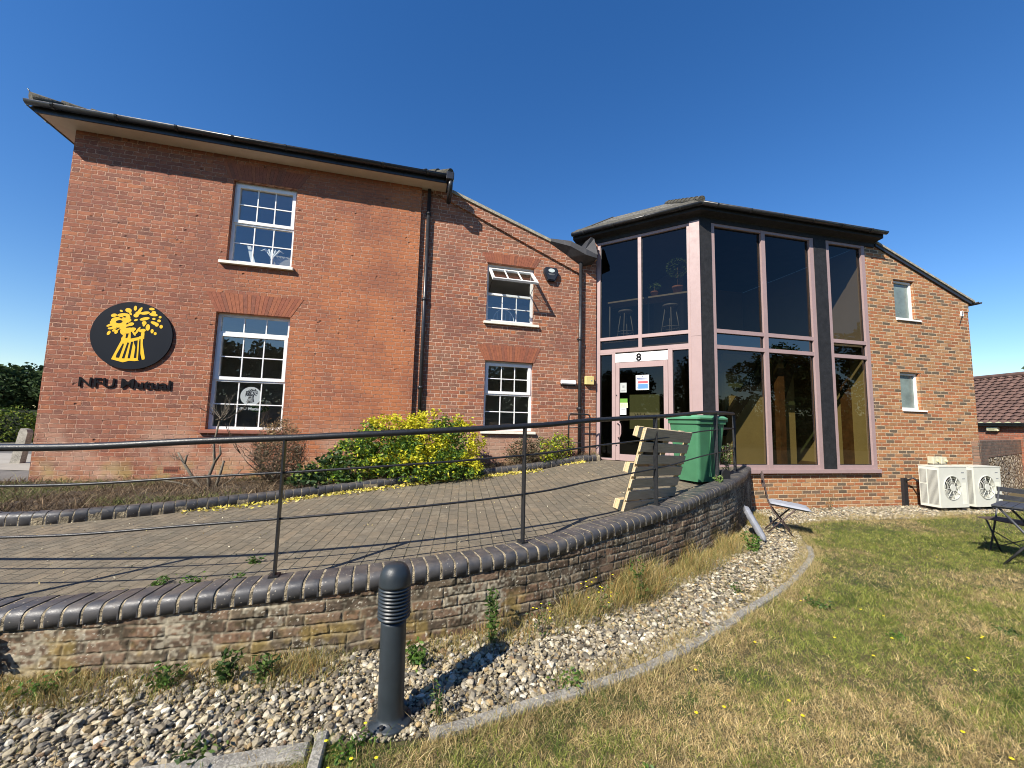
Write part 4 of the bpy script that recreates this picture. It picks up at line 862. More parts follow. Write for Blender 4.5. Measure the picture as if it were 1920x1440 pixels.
for i, x in enumerate((.22, .46)):
    jb = empty('isolator_box', inB(x, -.001, .90), BRZ); tag(jb, ('pale isolator box, the left of the two above the outdoor units', 'pale isolator box, the right of the two above the outdoor units')[i], 'switch box', 'isolator boxes above the outdoor units')
    b = MB(); b.box(0, .17, -.11, 0, 0, .155, ch=.01); b.build('case', simple('aged_cream_plastic', (0.52, 0.50, 0.36), .5), jb); b = MB(); b.tube([(.12, -.11, .07), (.12, -.135, .07)], .028, 12); b.build('switch', M_yel, jb); b = MB(); b.tube([(.06, -.05, 0), (.06, -.05, -.12)], .014, 8); b.tube([(.14, -.05, 0), (.14, -.05, -.12)], .014, 8); b.build('cables', M_black, jb)
ca = empty('wall_bracket', inB(1.55, 0, 4.36), BRZ); tag(ca, 'small white bracket with a thin arm high on the brick gable', 'bracket')
b = MB(); b.box(.05, .10, -.03, 0, -.06, .06); b.build('plate', M_white, ca); b = MB(); b.tube([(.07, -.03, 0), (-.25, -.20, -.01)], .008, 8); b.build('arm', M_white, ca)
# outdoor units
M_ac = simple('off_white_enamel', (0.60, 0.605, 0.53), .4, .05, 4); M_acg = simple('grey_grille', (0.20, 0.20, 0.19), .6, .1); M_acd = simple('dark_recess', (0.05, 0.05, 0.05), .8)
def ac_unit():
    r = empty('outdoor_unit'); w_, d_, h_ = .76, .34, .80
    b = MB(); n = 36; cx, cz, rr = .33, .43, .225
    b.box(0, w_, .0, d_, .06, .06 + h_) if False else None
    # front panel with a round opening
    ring = [(cx + rr * math.cos(2 * math.pi * i / n), cz + .02 + rr * math.sin(2 * math.pi * i / n)) for i in range(n)]
    out = []
    for i in range(n):
        a = 2 * math.pi * i / n; dx, dz = math.cos(a), math.sin(a); ts_ = []
        if dx > 1e-6: ts_.append((w_ - cx) / dx)
        if dx < -1e-6: ts_.append((0 - cx) / dx)
        if dz > 1e-6: ts_.append((.06 + h_ - cz - .02) / dz)
        if dz < -1e-6: ts_.append((.06 - cz - .02) / dz)
        t = min(ts_); out.append((cx + dx * t, cz + .02 + dz * t))
    vs = [(x, 0, z) for x, z in ring] + [(x, 0, z) for x, z in out] + [(x, .05, z) for x, z in ring]
    b.add(vs, [(i, (i + 1) % n, n + (i + 1) % n, n + i) for i in range(n)] + [(i, (i + 1) % n, 2 * n + (i + 1) % n, 2 * n + i) for i in range(n)])
    for (X, Z) in ((0, .06), (w_, .06), (0, .06 + h_), (w_, .06 + h_)):
        # corner fill
        j = min(range(n), key=lambda i: (out[i][0] - X) ** 2 + (out[i][1] - Z) ** 2); 
        for k in (j - 1, j): a_, c_ = out[k % n], out[(k + 1) % n]; b.add([(a_[0], 0, a_[1]), (c_[0], 0, c_[1]), (X, 0, Z)], [(0, 1, 2)])
    b.box(0, w_, .0005, d_, .06 + h_ - .012, .06 + h_); b.box(0, .03, .001, d_, .06, .06 + h_ - .013); b.box(w_ - .012, w_, .001, d_, .06, .06 + h_ - .013); b.box(.031, w_ - .013, .1, d_, .06, .09); b.box(.031, w_ - .013, d_ - .02, d_, .10, .06 + h_ - .013)
    b.box(-.006, w_ + .006, -.006, d_ + .006, .06 + h_, .06 + h_ + .014)
    for x in (.60, .625, .65, .675, .70): b.box(x, x + .006, -.004, 0, .12, .55)
    b.build('casing', M_ac, r)
    b = MB(); b.box(-.004, -.0005, .03, .19, .12, .80); b.box(-.004, -.0005, .215, .32, .12, .50); b.box(-.004, -.0005, .215, .32, .53, .80)
    g_ = b.build('side_grille', M_acg, r); b = MB()
    for (a, c, lo, hi) in ((.03, .19, .12, .80), (.215, .32, .12, .50), (.215, .32, .53, .80)):
        z = lo
        while z < hi: b.box(-.010, -.0045, a, c, z, z + .008); z += .021
    b.build('louvres', M_ac, g_)
    b = MB(); disc(b, cx, cz + .02, rr, rr, 0, .12, .125, 36); b.build('fan_shroud', M_acd, r)
    b = MB()
    for k in range(3):
        a0 = 2 * math.pi * k / 3; pts = []
        for q_ in range(9): a = a0 + 1.5 * q_ / 8; pts.append((cx + .21 * math.cos(a), .085 - .004 * q_, cz + .02 + .21 * math.sin(a)))
        ins_ = [(cx + .06 * math.cos(a0 + .9 * q_ / 8), .09 - .004 * q_, cz + .02 + .06 * math.sin(a0 + .9 * q_ / 8)) for q_ in range(9)]
        b.add(pts + ins_, [(q_, q_ + 1, 10 + q_, 9 + q_) for q_ in range(8)])
    b.build('fan', simple('grey_fan', (0.33, 0.33, 0.30), .5), r)
    b = MB(); disc(b, cx, cz + .02, .07, .07, 0, -.018, -.006, 24)
    for k in range(8): a = 2 * math.pi * k / 8 + .15; b.tube([(cx + .06 * math.cos(a), -.010, cz + .02 + .06 * math.sin(a)), (cx + .24 * math.cos(a), -.004, cz + .02 + .24 * math.sin(a))], .0055, 5)
    for q_ in (.11, .15, .19, .235): b.tube([(cx + q_ * math.cos(2 * math.pi * i / 36), -.007, cz + .02 + q_ * math.sin(2 * math.pi * i / 36)) for i in range(37)], .0025 if q_ < .23 else .006, 5, caps=False)
    b.build('fan_guard', M_ac, r)
    b = MB(); b.box(.1, .16, .02, d_ - .02, .0, .06); b.box(w_ - .16, w_ - .1, .02, d_ - .02, 0, .06); b.build('feet', M_black, r)
    b = MB(); b.box(.62, .69, -.003, 0, .62, .635); b.box(.60, .68, -.003, 0, .74, .76); b.build('badge', M_grey, r)
    return r
ac1 = ac_unit(); ac1.location = inB(-.46, -.60, .03); ac1.rotation_euler = (0, 0, BRZ); tag(ac1, 'off-white outdoor air conditioning unit nearer the glass bay, its side grille in view', 'air conditioner', 'outdoor air conditioning units by the gable')
ac2 = ac1.copy(); COL.objects.link(ac2); ac2.location = inB(.50, -.60, .03)
for ch in ac1.children:
    c = ch.copy(); COL.objects.link(c); c.parent = ac2
    for g_ in ch.children: d2 = g_.copy(); COL.objects.link(d2); d2.parent = c
tag(ac2, 'off-white outdoor air conditioning unit partly behind the slatted chair', 'air conditioner', 'outdoor air conditioning units by the gable')
ch_ = empty('cable_trunking', inB(-.58, -.06, .0), BRZ); tag(ch_, 'short black vertical trunking on the wall behind the first outdoor unit', 'trunking')
b = MB(); b.box(0, .11, 0, .055, .0, .60); b.build('cover', M_black, ch_); b = MB(); b.tube([(.05, -.02, .55), (.12, -.10, .62), (.2, -.2, .5)], .02, 8); b.build('hose', M_black, ch_)

# ------------------------------------------------------------------ bollard
M_bol = simple('slate_painted_metal', (0.020, 0.027, 0.033), .42, .18, 10, .0006, 150)
bo = empty('bollard_light', (-.59, 2.24, 0)); bo.rotation_euler = (0, R(-.9), 0); tag(bo, 'dark slate bollard light with a louvred domed head standing among the pebbles', 'bollard')
b = MB(); b.lathe([(0, .012), (.105, .012), (.112, .006), (.112, .02), (.105, .028), (.074, .03), (.070, .06), (.066, .10), (.066, .50), (.062, .52), (0, .52)], 40); b.build('post', M_bol, bo)
b = MB()
for k in range(3): a = 2 * math.pi * k / 3 + 4.5; b = MB(); b.tube([(.09 * math.cos(a), .09 * math.sin(a), .025), (.09 * math.cos(a), .09 * math.sin(a), .045)], .011, 6); b.build('bolt', M_iron, bo)
pr = [(.058, .515)]; z = .528
for k in range(9): pr += [(.068, z), (.0835, z + .002), (.0845, z + .009), (.069, z + .0125)]; z += .0180
b = MB(); b.lathe(pr + [(.072, z)], 40); b.build('louvres', M_bol, bo)
b = MB(); pr = [(.072, z), (.0835, z), (.084, z + .012)]
for k in range(1, 10): a = k / 9 * math.pi / 2; pr.append((.083 * math.cos(a) ** .62, z + .014 + .100 * math.sin(a)))
b.lathe(pr, 40); b.build('dome', M_bol, bo)
b = MB(); b.lathe([(.060, .520), (.0695, .522), (.0695, .53), (.060, .53)], 32); b.build('collar', M_black, bo)

# ------------------------------------------------------------------ railings
rx_ = [-9, -3.0, -1.5, .09, 1.64, 3.1, 4.2, 6]; rh_ = [.92, .925, .925, .965, .98, .98, .98, .98]
def Prail(t): 
    p, nn, z = Pret(t); return (p[0] + nn[0] * .165, p[1] + nn[1] * .165), nn, z + .112, float(np.interp(p[0], rx_, rh_))
ra = empty('handrail', (-1.58, 2.84, .5)); ral = Vector((-1.58, 2.84, .5)); tag(ra, 'long black metal handrail with two thin mid rails along the outer edge of the ramp', 'railing')
sp = [s_at(Oret, *p) for p in ((-7.0, 2.25), (-5.15, 2.31), (-3.27, 2.42), (-1.55, 2.69), (.20, 3.34), (1.78, 4.49), (3.12, 5.8), (4.08, 7.02))]
top = []; mid1 = []; mid2 = []
for t in np.linspace(0, sp[-1], 160):
    p, nn, z, h = Prail(t); top.append((p[0] - ral.x, p[1] - ral.y, z + h - ral.z)); mid1.append((p[0] - ral.x, p[1] - ral.y, z + h * .74 - ral.z)); mid2.append((p[0] - ral.x, p[1] - ral.y, z + h * .40 - ral.z))
pe, ne, ze_, he = Prail(sp[-1])
def ret_curve(zz):   # turns the corner back to the building
    a = Vector((pe[0] - ral.x, pe[1] - ral.y, zz)); d1 = Vector((-ne[1] * -1, 0, 0)); tdir = Vector((ne[1], -ne[0], 0)); e_ = Vector((3.72 - ral.x, 7.50 - ral.y, zz)); c_ = a + tdir * .14
    return [tuple(c_ * (2 * t * (1 - t)) + a * (1 - t) ** 2 + (c_ + (e_ - c_) * .35) * t * t) for t in (.25, .5, .75, 1)] + [tuple(e_)]
b = MB(); b.tube(top + ret_curve(ze_ + he - ral.z), .0235, 14); b.build('top_rail', M_iron, ra)
for mm, k in ((mid1, .74), (mid2, .40)): b = MB(); b.tube(mm + ret_curve(ze_ + he * k - ral.z), .0085, 8); b.build('mid_rail', M_iron, ra)
for t in sp:
    p, nn, z, h = Prail(t); b = MB(); a = math.atan2(nn[1], nn[0]) - math.pi / 2
    b.box(-.006, .006, -.025, .025, -.03, h - .015); b.box(-.03, .03, -.04, .04, -.012, .001)
    b.build('post', M_iron, ra, (p[0] - ral.x, p[1] - ral.y, z - ral.z), a)
b = MB(); b.box(-.006, .006, -.025, .025, -.12, .98); b.build('post', M_iron, ra, (3.72 - ral.x, 7.50 - ral.y, ze_ - ral.z), R(-30))
sr = empty('guard_rail', (1.18, 8.22, .83)); tag(sr, 'short black guard rail between the small shrub and the entrance', 'railing')
b = MB(); b.tube([(0, 0, 0), (0, 0, .88), (.01, .004, .92), (.04, .012, .945), (.40, .10, .945), (.44, .11, .93), (.455, .115, .89), (.455, .115, 0)], .016, 10); b.build('top_rail', M_iron, sr)
for z in (.67, .36): b = MB(); b.tube([(0, 0, z), (.455, .115, z)], .008, 8); b.build('mid_rail', M_iron, sr)

# ------------------------------------------------------------------ wheelie bin
M_bin = simple('green_plastic', (0.052, 0.175, 0.088), .42, .12, 5); M_binl = simple('pale_green_lid', (0.10, 0.30, 0.17), .35, .1, 5)
bi = empty('wheelie_bin', (2.86, 6.18, rampz(2.86, 6.18) + .005), R(28)); tag(bi, 'green wheelie bin behind the wooden pallet on the ramp', 'bin')
def loft(b, secs, mi=0):
    o = len(b.v); n = len(secs[0][1])
    for z, pts in secs: b.v += [(x, y, z) for x, y in pts]
    for i in range(len(secs) - 1):
        for k in range(n): b.f.append((o + i * n + k, o + i * n + (k + 1) % n, o + (i + 1) * n + (k + 1) % n, o + (i + 1) * n + k)); b.mi.append(mi); b.sm.append(False)
    b.f.append(tuple(o + k for k in range(n))); b.mi.append(mi); b.sm.append(False); q_ = o + (len(secs) - 1) * n; b.f.append(tuple(q_ + k for k in range(n))); b.mi.append(mi); b.sm.append(False)
def rrect(x0, x1, y0, y1, r):
    P_ = []
    for cx, cy, a in ((x1 - r, y1 - r, 0), (x0 + r, y1 - r, 90), (x0 + r, y0 + r, 180), (x1 - r, y0 + r, 270)):
        for k in range(5): t = R(a + k * 22.5); P_.append((cx + r * math.cos(t), cy + r * math.sin(t)))
    return P_
b = MB(); loft(b, [(.02, rrect(-.24, .20, -.20, .20, .05)), (.30, rrect(-.27, .24, -.225, .225, .05)), (.86, rrect(-.315, .30, -.26, .26, .04)), (.865, rrect(-.335, .32, -.28, .28, .04)), (.93, rrect(-.335, .32, -.28, .28, .04))])
for x in (-.05, .13): b.prism([(x - .003, .1), (x + .003, .1), (x + .02, .84), (x + .014, .84)], -.263, -.20, axis='y')
b.build('body', M_bin, bi)
b = MB(); loft(b, [(.931, rrect(-.36, .34, -.30, .30, .05)), (.955, rrect(-.365, .345, -.305, .305, .05)), (.985, rrect(-.33, .31, -.27, .27, .06)), (.995, rrect(-.25, .24, -.2, .2, .06))])
for y in (-.12, .12): b.box(-.36, -.20, y - .04, y + .04, .985, 1.005)
b.build('lid', M_binl, bi)
b = MB(); b.tube([(.37, -.25, .93), (.37, .25, .93)], .018, 10)
for y in (-.24, -.08, .08, .24): b.box(.29, .37, y - .015, y + .015, .90, .96)
b.build('handle', M_bin, bi)
for y in (-.27, .25): b = MB(); b.prism([(.25 + .1 * math.cos(2 * math.pi * i / 24), .10 + .1 * math.sin(2 * math.pi * i / 24)) for i in range(24)], y - .02, y + .03); b.build('wheel', M_black, bi)

# ------------------------------------------------------------------ pallet
def wood(name, c1, c2):
    n = NT(name); v = n.coord(); X, Y, Z = n.sep(v); st = n.comb(n.math('MULTIPLY', X, 1.2), n.math('MULTIPLY', Y, 14), n.math('MULTIPLY', Z, 22))
    f = n.noise(st, 3.5, 6, .65); c = n.mix(n.mr(f, .32, .68), c1, c2); kn = n.mr(n.vor(n.comb(X, n.math('MULTIPLY', Z, 1.6)), 6), .03, .09, 1, 0)
    c = n.mix(n.math('MULTIPLY', kn, n.mr(n.noise(v, 3, 2), .52, .58)), c, (0.04, 0.03, 0.02)); n.bump(f, .004); return n.fin(c, .85)
M_wood = wood('weathered_pine', (0.42, 0.33, 0.20), (0.62, 0.50, 0.32)); M_wood2 = wood('fresh_sawn_pine', (0.46, 0.34, 0.17), (0.60, 0.47, 0.27))
pa = empty('wooden_pallet', (1.26, 4.60, .60)); wv = Vector((.76, .65, 0)).normalized(); up_ = (Matrix.Rotation(R(17), 4, wv) @ Vector((0, 0, 1))); nv_ = wv.cross(up_)
up_ = (up_ + wv * .10).normalized(); nv_ = wv.cross(up_).normalized()   # thickness direction towards the lawn
if nv_.y > 0: nv_ = -nv_
Mp = Matrix(((wv.x, -nv_.x, up_.x, 0), (wv.y, -nv_.y, up_.y, 0), (wv.z, -nv_.z, up_.z, 0), (0, 0, 0, 1))); pa.matrix_world = Matrix.Translation((1.27, 4.62, .595)) @ Mp
tag(pa, 'weathered wooden pallet leaning on end against the inside of the ramp handrail', 'pallet')
W_, H_ = 1.10, 1.0; zs = [0, .145, .29, .43, .575, .72, .86]
for i, z in enumerate(zs):
    hh = (.125, .112, .108, .112, .108, .112, .138)[i]; b = MB(); b.box(-.0, W_, -.02, 0, z, z + hh, ch=.002); b.build('slat', M_wood, pa)
for x in (.0, .50, 1.0): b = MB(); b.box(x, x + .10, .001, .02, .0, .99, ch=.002); b.build('stringer_board', M_wood2, pa)
for x in (-.002, .485, .975):
    for z in (.003, .44, .865): b = MB(); b.box(x, x + .125, .021, .11, z, z + .12, ch=.005); b.build('block', M_wood2, pa)
for z in (.003, .44, .865): b = MB(); b.box(0, W_, .1105, .128, z, z + .11, ch=.002); b.build('base_board', M_wood, pa)

# ------------------------------------------------------------------ chairs, cushions and table
M_cush = simple('pale_grey_canvas', (0.30, 0.315, 0.35), .9, .12, 10, .004, 30); M_char = simple('charcoal_steel', (0.045, 0.048, 0.055), .5, .3, 20); M_brn = simple('rusty_brown_paint', (0.075, 0.052, 0.045), .7, .4, 20)
cp = (3.855, 6.09, .0); fc = empty('folding_chair', cp, R(-30)); tag(fc, 'brown slatted folding chair with a grey seat cushion on the pebbles below the big windows', 'chair')
for y in (.02, .40):
    b = MB(); b.tube([(-.055, y, .90), (-.045, y, .80), (.0, y, .50), (.06, y, .36), (.31, y, .005)], .010, 8); b.build('back_leg', M_brn, fc)
    b = MB(); b.tube([(.36, y + (.02 if y < .2 else -.02), .43), (-.05, y + (.02 if y < .2 else -.02), .005)], .011, 8); b.build('front_leg', M_brn, fc)
b = MB(); b.box(-.075, -.055, .0, .42, .80, .87); b.box(-.065, -.047, .0, .42, .70, .755); b.build('backrest', M_brn, fc)
b = MB(); [b.box(.02 + .072 * i, .075 + .072 * i, .03, .39, .432 - .004 * i, .445 - .004 * i) for i in range(6)]; b.tube([(.19, .02, .19), (.19, .40, .19)], .007, 6); b.build('seat', M_brn, fc)
def cushion(w_, d_, h_, seed=0):
    b = MB(); n = 14; r_ = np.random.default_rng(seed); f = lambda x: 1 - abs(2 * x - 1) ** 6; vs = []
    for s_ in (1, -1):
        for i in range(n + 1):
            for j in range(n + 1):
                u, v = i / n, j / n; vs.append((u * w_ + .008 * (r_.random() - .5), v * d_ + .008 * (r_.random() - .5), s_ * h_ / 2 * (f(u) * f(v)) ** .16 * (1 + .25 * (r_.random() - .5))))
    q_ = (n + 1) ** 2; fs = []
    for i in range(n):
        for j in range(n): k = i * (n + 1) + j; fs.append((k, k + n + 1, k + n + 2, k + 1)); fs.append((q_ + k, q_ + k + 1, q_ + k + n + 2, q_ + k + n + 1))
    b.add(vs, fs, sm=True); return b
o = cushion(.50, .40, .055, 1).build('seat_cushion', M_cush, None, (3.88, 6.08, .470)); o.rotation_euler = (0, R(7), R(-30)); tag(o, 'pale grey seat cushion lying on the brown folding chair', 'cushion')
o = cushion(.46, .40, .085, 2).build('seat_cushion', M_cush, None, (3.32, 5.74, .43)); o.rotation_euler = (0, R(62), R(-27)); tag(o, 'crumpled grey seat cushion propped on edge against the end of the curved wall', 'cushion')
# right: slatted chair and table
f2 = empty('folding_chair', (6.40, 5.53, 0), R(-83)); tag(f2, 'charcoal slatted folding chair on the lawn, right edge, standing behind the small table', 'chair')
for x in (0.0, .42):
    b = MB(); b.tube([(x, .30, .86), (x, .20, .45), (x, .06, .0)], .010, 8); b.build('back_leg', M_char, f2)
    b = MB(); b.tube([(x + .015 - .03 * (x > .2), .02, .44), (x + .015 - .03 * (x > .2), .22, .0)], .010, 8); b.build('front_leg', M_char, f2)
for z in (.80, .70): b = MB(); b.box(-.03, .45, .27 + (z - .7) * .3, .285 + (z - .7) * .3, z, z + .06); b.build('back_slat', M_char, f2)
b = MB(); [b.box(-.03, .45, -.06 + i * .075, -.005 + i * .075, .445, .458) for i in range(5)]; b.build('seat', M_brn, f2)
b = MB(); b.tube([(0, .10, .30), (.42, .13, .06)], .006, 6); b.tube([(.42, .10, .30), (0, .13, .06)], .006, 6); b.build('stretcher', M_char, f2)
tb = empty('folding_table', (5.93, 5.03, 0), R(-58)); tag(tb, 'small charcoal folding garden table at the right edge of the lawn', 'table')
b = MB(); [b.box(.0 + i * .085, .078 + i * .085, .0, .6, .695, .71) for i in range(7)]; b.box(0, .59, .02, .04, .675, .694); b.box(0, .59, .56, .58, .675, .694); b.build('tabletop', M_char, tb)
for y in (.06, .54):
    b = MB(); b.tube([(.05, y, .68), (.52, y, .0)], .013, 8); b.build('leg', M_char, tb); b = MB(); b.tube([(.52, y + .02, .68), (.05, y + .02, .0)], .013, 8); b.build('leg', M_char, tb)

# ------------------------------------------------------------------ things seen through the glass
M_terra = simple('terracotta', (0.42, 0.20, 0.13), .8, .1); M_ply = simple('pale_worktop', (0.30, 0.275, 0.22), .5, .08); M_steel = simple('pale_steel', (0.22, 0.23, 0.24), .4, .05)
wk = empty('worktop', inC(.1, .35, 3.401), CRZ); tag(wk, 'long pale high worktop behind the upper entrance glass', 'worktop')
b = MB(); b.box(.0, 1.8, 0, .45, .94, .975); b.build('top', M_ply, wk)
for x in (.05, .92, 1.74): b = MB(); b.tube([(x, .08, 0), (x, .08, .94)], .018, 8); b.build('leg', M_steel, wk)
def stool(loc, rz, label):
    r = empty('bar_stool', loc, rz); b = MB(); b.lathe([(0, .66), (.15, .66), (.16, .68), (.15, .70), (0, .70)], 20); b.build('seat', M_steel, r)
    for k in range(4): a = math.pi / 4 + k * math.pi / 2; b = MB(); b.tube([(.10 * math.cos(a), .10 * math.sin(a), .66), (.20 * math.cos(a), .20 * math.sin(a), 0)], .011, 8); b.build('leg', M_steel, r)
    b = MB(); b.tube([(.17 * math.cos(2 * math.pi * i / 20), .17 * math.sin(2 * math.pi * i / 20), .22) for i in range(21)], .008, 6, caps=False); b.build('footrest', M_steel, r)
    return tag(r, label, 'stool', 'bar stools at the upper worktop')
stool(inC(.55, .30, 3.402), .3, 'bar stool behind the left upper pane over the entrance'); stool(inC(1.50, .28, 3.402), .5, 'bar stool behind the right upper pane over the entrance')

# things on the upper sills
b = MB(); b.prism([(0, 0), (.07, 0), (-.03, .34), (-.09, .34)], 0, .02, axis='y'); o = b.build('white_board', M_paper, None, inA(2.50, .18, 4.33), ARZ); tag(o, 'white board leaning inside the upper left sash window', 'board')
b = MB(); b.box(0, .34, 0, .25, 0, .26, ch=.01); b.prism([(0, .26), (.34, .26), (.30, .30), (.04, .32)], .02, .23); o = b.build('storage_box', simple('grey_card', (0.30, 0.28, 0.26), .8), None, inA(2.80, .32, 4.29), ARZ); tag(o, 'grey box standing inside the upper left sash window', 'box')
r = empty('ornament', inA(2.80, .26, 4.29), ARZ); tag(r, 'white ornament with drooping petals in the upper left sash window', 'ornament'); b = MB()
for a in (-1.2, -.6, .0, .6, 1.2): b.tube([(0, 0, 0), (.02 * a, 0, .25), (.10 * a, 0, .38), (.16 * a, 0, .34)], [.006, .008, .022, .006], 8)
b.build('petals', M_paper, r, fix=False)
r = empty('spindle_chair', inA(7.36, .62, 3.50), ARZ); tag(r, 'round-backed white chair seen through the lower panes of the open window', 'chair'); b = MB()
b.tube([(.24 * math.cos(t), 0, .28 + .30 * math.sin(t)) for t in [math.pi * i / 14 for i in range(15)]], .012, 6)
for x in (-.15, -.05, .05, .15): b.tube([(x * .9, 0, 0), (x, 0, .28 + .30 * math.sqrt(1 - (x / .24) ** 2))], .008, 6)
b.build('back', M_paper, r, fix=False); b = MB(); b.lathe([(0, -.02), (.25, -.02), (.27, .0), (.25, .02), (0, .02)], 20, c=(0, .2)); b.build('seat', M_paper, r)

# ------------------------------------------------------------------ leaves
def leaf_cloud(name, P, size, col, parent=None, mat=None, tilt=1.0, aspect=.42, fold=.25):
    """P (n,3) centres; one folded leaf (2 quads) each"""
    n = len(P); size = np.broadcast_to(size, n)[:, None]
    d = rng.normal(size=(n, 3)); d[:, 2] = d[:, 2] * .6 + .15; d /= np.linalg.norm(d, axis=1)[:, None]
    e = rng.normal(size=(n, 3)); e[:, 2] *= .5; s = np.cross(d, e); s /= np.linalg.norm(s, axis=1)[:, None]; nn = np.cross(s, d)
    a = P - d * size * .5; t = P + d * size * .5; m = P + nn * size * -.06
    l = m + s * size * aspect * .5 + nn * size * fold * .3; r = m - s * size * aspect * .5 + nn * size * fold * .3
    V = np.stack([a, l, t, r], 1).reshape(-1, 3); k = np.arange(n)[:, None] * 4
    F = np.concatenate([k + np.array([[0, 1, 2]]), k + np.array([[0, 2, 3]])], 0)
    C = np.repeat(col, 4, axis=0)
    return npmesh(name, V, F, mat or M_leaf, C, parent=parent)
M_leaf = attrmat('leaf', .55, .28, .35); M_leafm = attrmat('matt_foliage', .8, .15, .15); M_straw = attrmat('grass_blades', .75, .18, .2)
def pick(pal, w_, n): return np.array(pal)[rng.choice(len(pal), n, p=np.array(w_) / sum(w_))]
def twigs(name, base, n, L, r, mat, parent, spread=.6, segs=4, seed=1, kids=3, up=.9):
    rr = random.Random(seed); b = MB()
    def br(p, d, l, rad, dep):
        pts = [p]; q_ = Vector(p); dd = Vector(d)
        for i in range(segs): dd = (dd + Vector((rr.uniform(-.22, .22), rr.uniform(-.22, .22), rr.uniform(-.08, .2)))).normalized(); q_ = q_ + dd * l / segs; pts.append(q_.copy())
        b.tube(pts, [rad * (1 - .75 * i / segs) for i in range(segs + 1)], 5, sm=True)
        if dep > 0:
            for k in range(kids):
                i = rr.randint(1, segs); nd = (dd + Vector((rr.uniform(-1, 1), rr.uniform(-1, 1), rr.uniform(-.2, .8))) * .8).normalized(); br(pts[i], nd, l * rr.uniform(.35, .65), rad * .55, dep - 1)
    for i in range(n):
        a = rr.uniform(0, 2 * math.pi); d = Vector((math.cos(a) * spread * rr.random(), math.sin(a) * spread * rr.random(), up)).normalized(); br(Vector(base) + Vector((rr.uniform(-.05, .05), rr.uniform(-.05, .05), 0)) * (n > 1), d, L * rr.uniform(.7, 1.1), r * rr.uniform(.7, 1.2), 2)
    return b.build(name, mat, parent, fix=False)
M_twig = simple('brown_twig', (0.16, 0.115, 0.075), .9, .3, 20, .002, 80); M_bark = simple('grey_bark', (0.13, 0.11, 0.08), .9, .3, 8, .01, 30)
# golden shrub
def shrub(name, blobs, n, size, colf, label, cat='shrub', twig=True, trunk=None, mat=None, aspect=.42):
    r = empty(name, trunk); tl = Vector(trunk); tag(r, label, cat); pts = []
    w_ = np.array([b_[3] * b_[4] * b_[5] for b_ in blobs]) ** .7; w_ /= w_.sum()
    for b_, k in zip(blobs, w_):
        m = int(n * k); d = rng.normal(size=(m, 3)); d /= np.linalg.norm(d, axis=1)[:, None]; rad = rng.random(m) ** .33; rad = .45 + .55 * rad
        rad *= 1 + .22 * (fnoise(d[:, 0] * 2 + b_[0], d[:, 2] * 2 + b_[1], 2.2, 9) - .5); p = d * rad[:, None] * np.array(b_[3:6]) + np.array(b_[:3]); pts.append(p)
    P = np.concatenate(pts); K = max(30, len(P) // 16); P = P[rng.choice(len(P), K, replace=False)]; P = np.repeat(P, 16, 0) + rng.normal(0, .040, (K * 16, 3)); P = P[P[:, 2] > tl.z - .03]; col = colf(P); leaf_cloud('foliage', P - np.array(tl), size, col, r, mat, aspect=aspect)
    if twig: twigs('branches', (0, 0, -.03), 9, min(.75, max(b_[5] for b_ in blobs) * 1.3), .012, M_twig, r, spread=1.3, seed=len(blobs))
    return r
GOLD = [(0.52, 0.48, 0.02), (0.60, 0.54, 0.03), (0.42, 0.45, 0.02)]; GRN = [(0.045, 0.105, 0.016), (0.075, 0.15, 0.02), (0.10, 0.17, 0.03)]; LIM = [(0.26, 0.36, 0.022), (0.33, 0.40, 0.025)]
def goldcol(P):
    n = len(P); c = pick(GRN, [3, 3, 2], n); z = P[:, 2]; nz = fnoise(P[:, 0], P[:, 2], 3.3, 21); nz2 = fnoise(P[:, 0] + P[:, 1], P[:, 2], 9, 22)
    x = P[:, 0]; g = (z - 1.28) * 2.6 + (nz - .5) * 3.4 + (nz2 - .5) * 2.0 + np.clip((x + 1.0) * 1.2, -.2, .6) + np.clip(.85 - z, 0, .5) * 1.6; m = rng.random(n) < np.clip(g * 2.2 + .36, .05, .97)
    c[m] = pick(GOLD, [3, 3, 2], m.sum()); m2 = (~m) & (rng.random(n) < .22); c[m2] = pick(LIM, [1, 1], m2.sum()); return c * (0.8 + .4 * rng.random((n, 1)))
shrub('golden_shrub', [(-2.1, 6.95, 1.16, .60, .42, .50), (-1.45, 7.12, 1.24, .62, .42, .50), (-.95, 7.30, 1.10, .42, .36, .52), (-1.75, 6.80, .82, .78, .38, .35), (-1.25, 6.95, .78, .75, .35, .38), (-2.5, 6.65, .86, .42, .32, .42), (-2.75, 6.45, .62, .4, .3, .2)], 20000, .066, goldcol,
      'large rounded shrub with golden yellow and green leaves in the bed against the brick wall', trunk=(-1.6, 7.05, .62))
shrub('leafy_shrub', [(-2.80, 6.45, .70, .36, .28, .30), (-3.05, 6.2, .60, .32, .28, .20)], 1500, .075, lambda P: pick([(0.03, 0.065, 0.02), (0.05, 0.09, 0.03), (0.09, 0.12, 0.04), (0.16, .22, .03)], [4, 3, 1, 1], len(P)) * (.7 + .5 * rng.random((len(P), 1))), 'low dark green leafy shrub left of the golden shrub', trunk=(-2.8, 6.45, .50), aspect=.6)
def smallcol(P):
    g = (P[:, 0] > .58) & (rng.random(len(P)) < .72); c = pick([(0.13, 0.10, 0.06), (0.09, 0.085, 0.04), (0.17, 0.12, 0.07)], [2, 2, 1], len(P)); c[g] = pick(GOLD + LIM + GRN, [1, 1, 2, 4, 4, 2, 2, 1], g.sum()); return c * (.8 + .4 * rng.random((len(P), 1)))
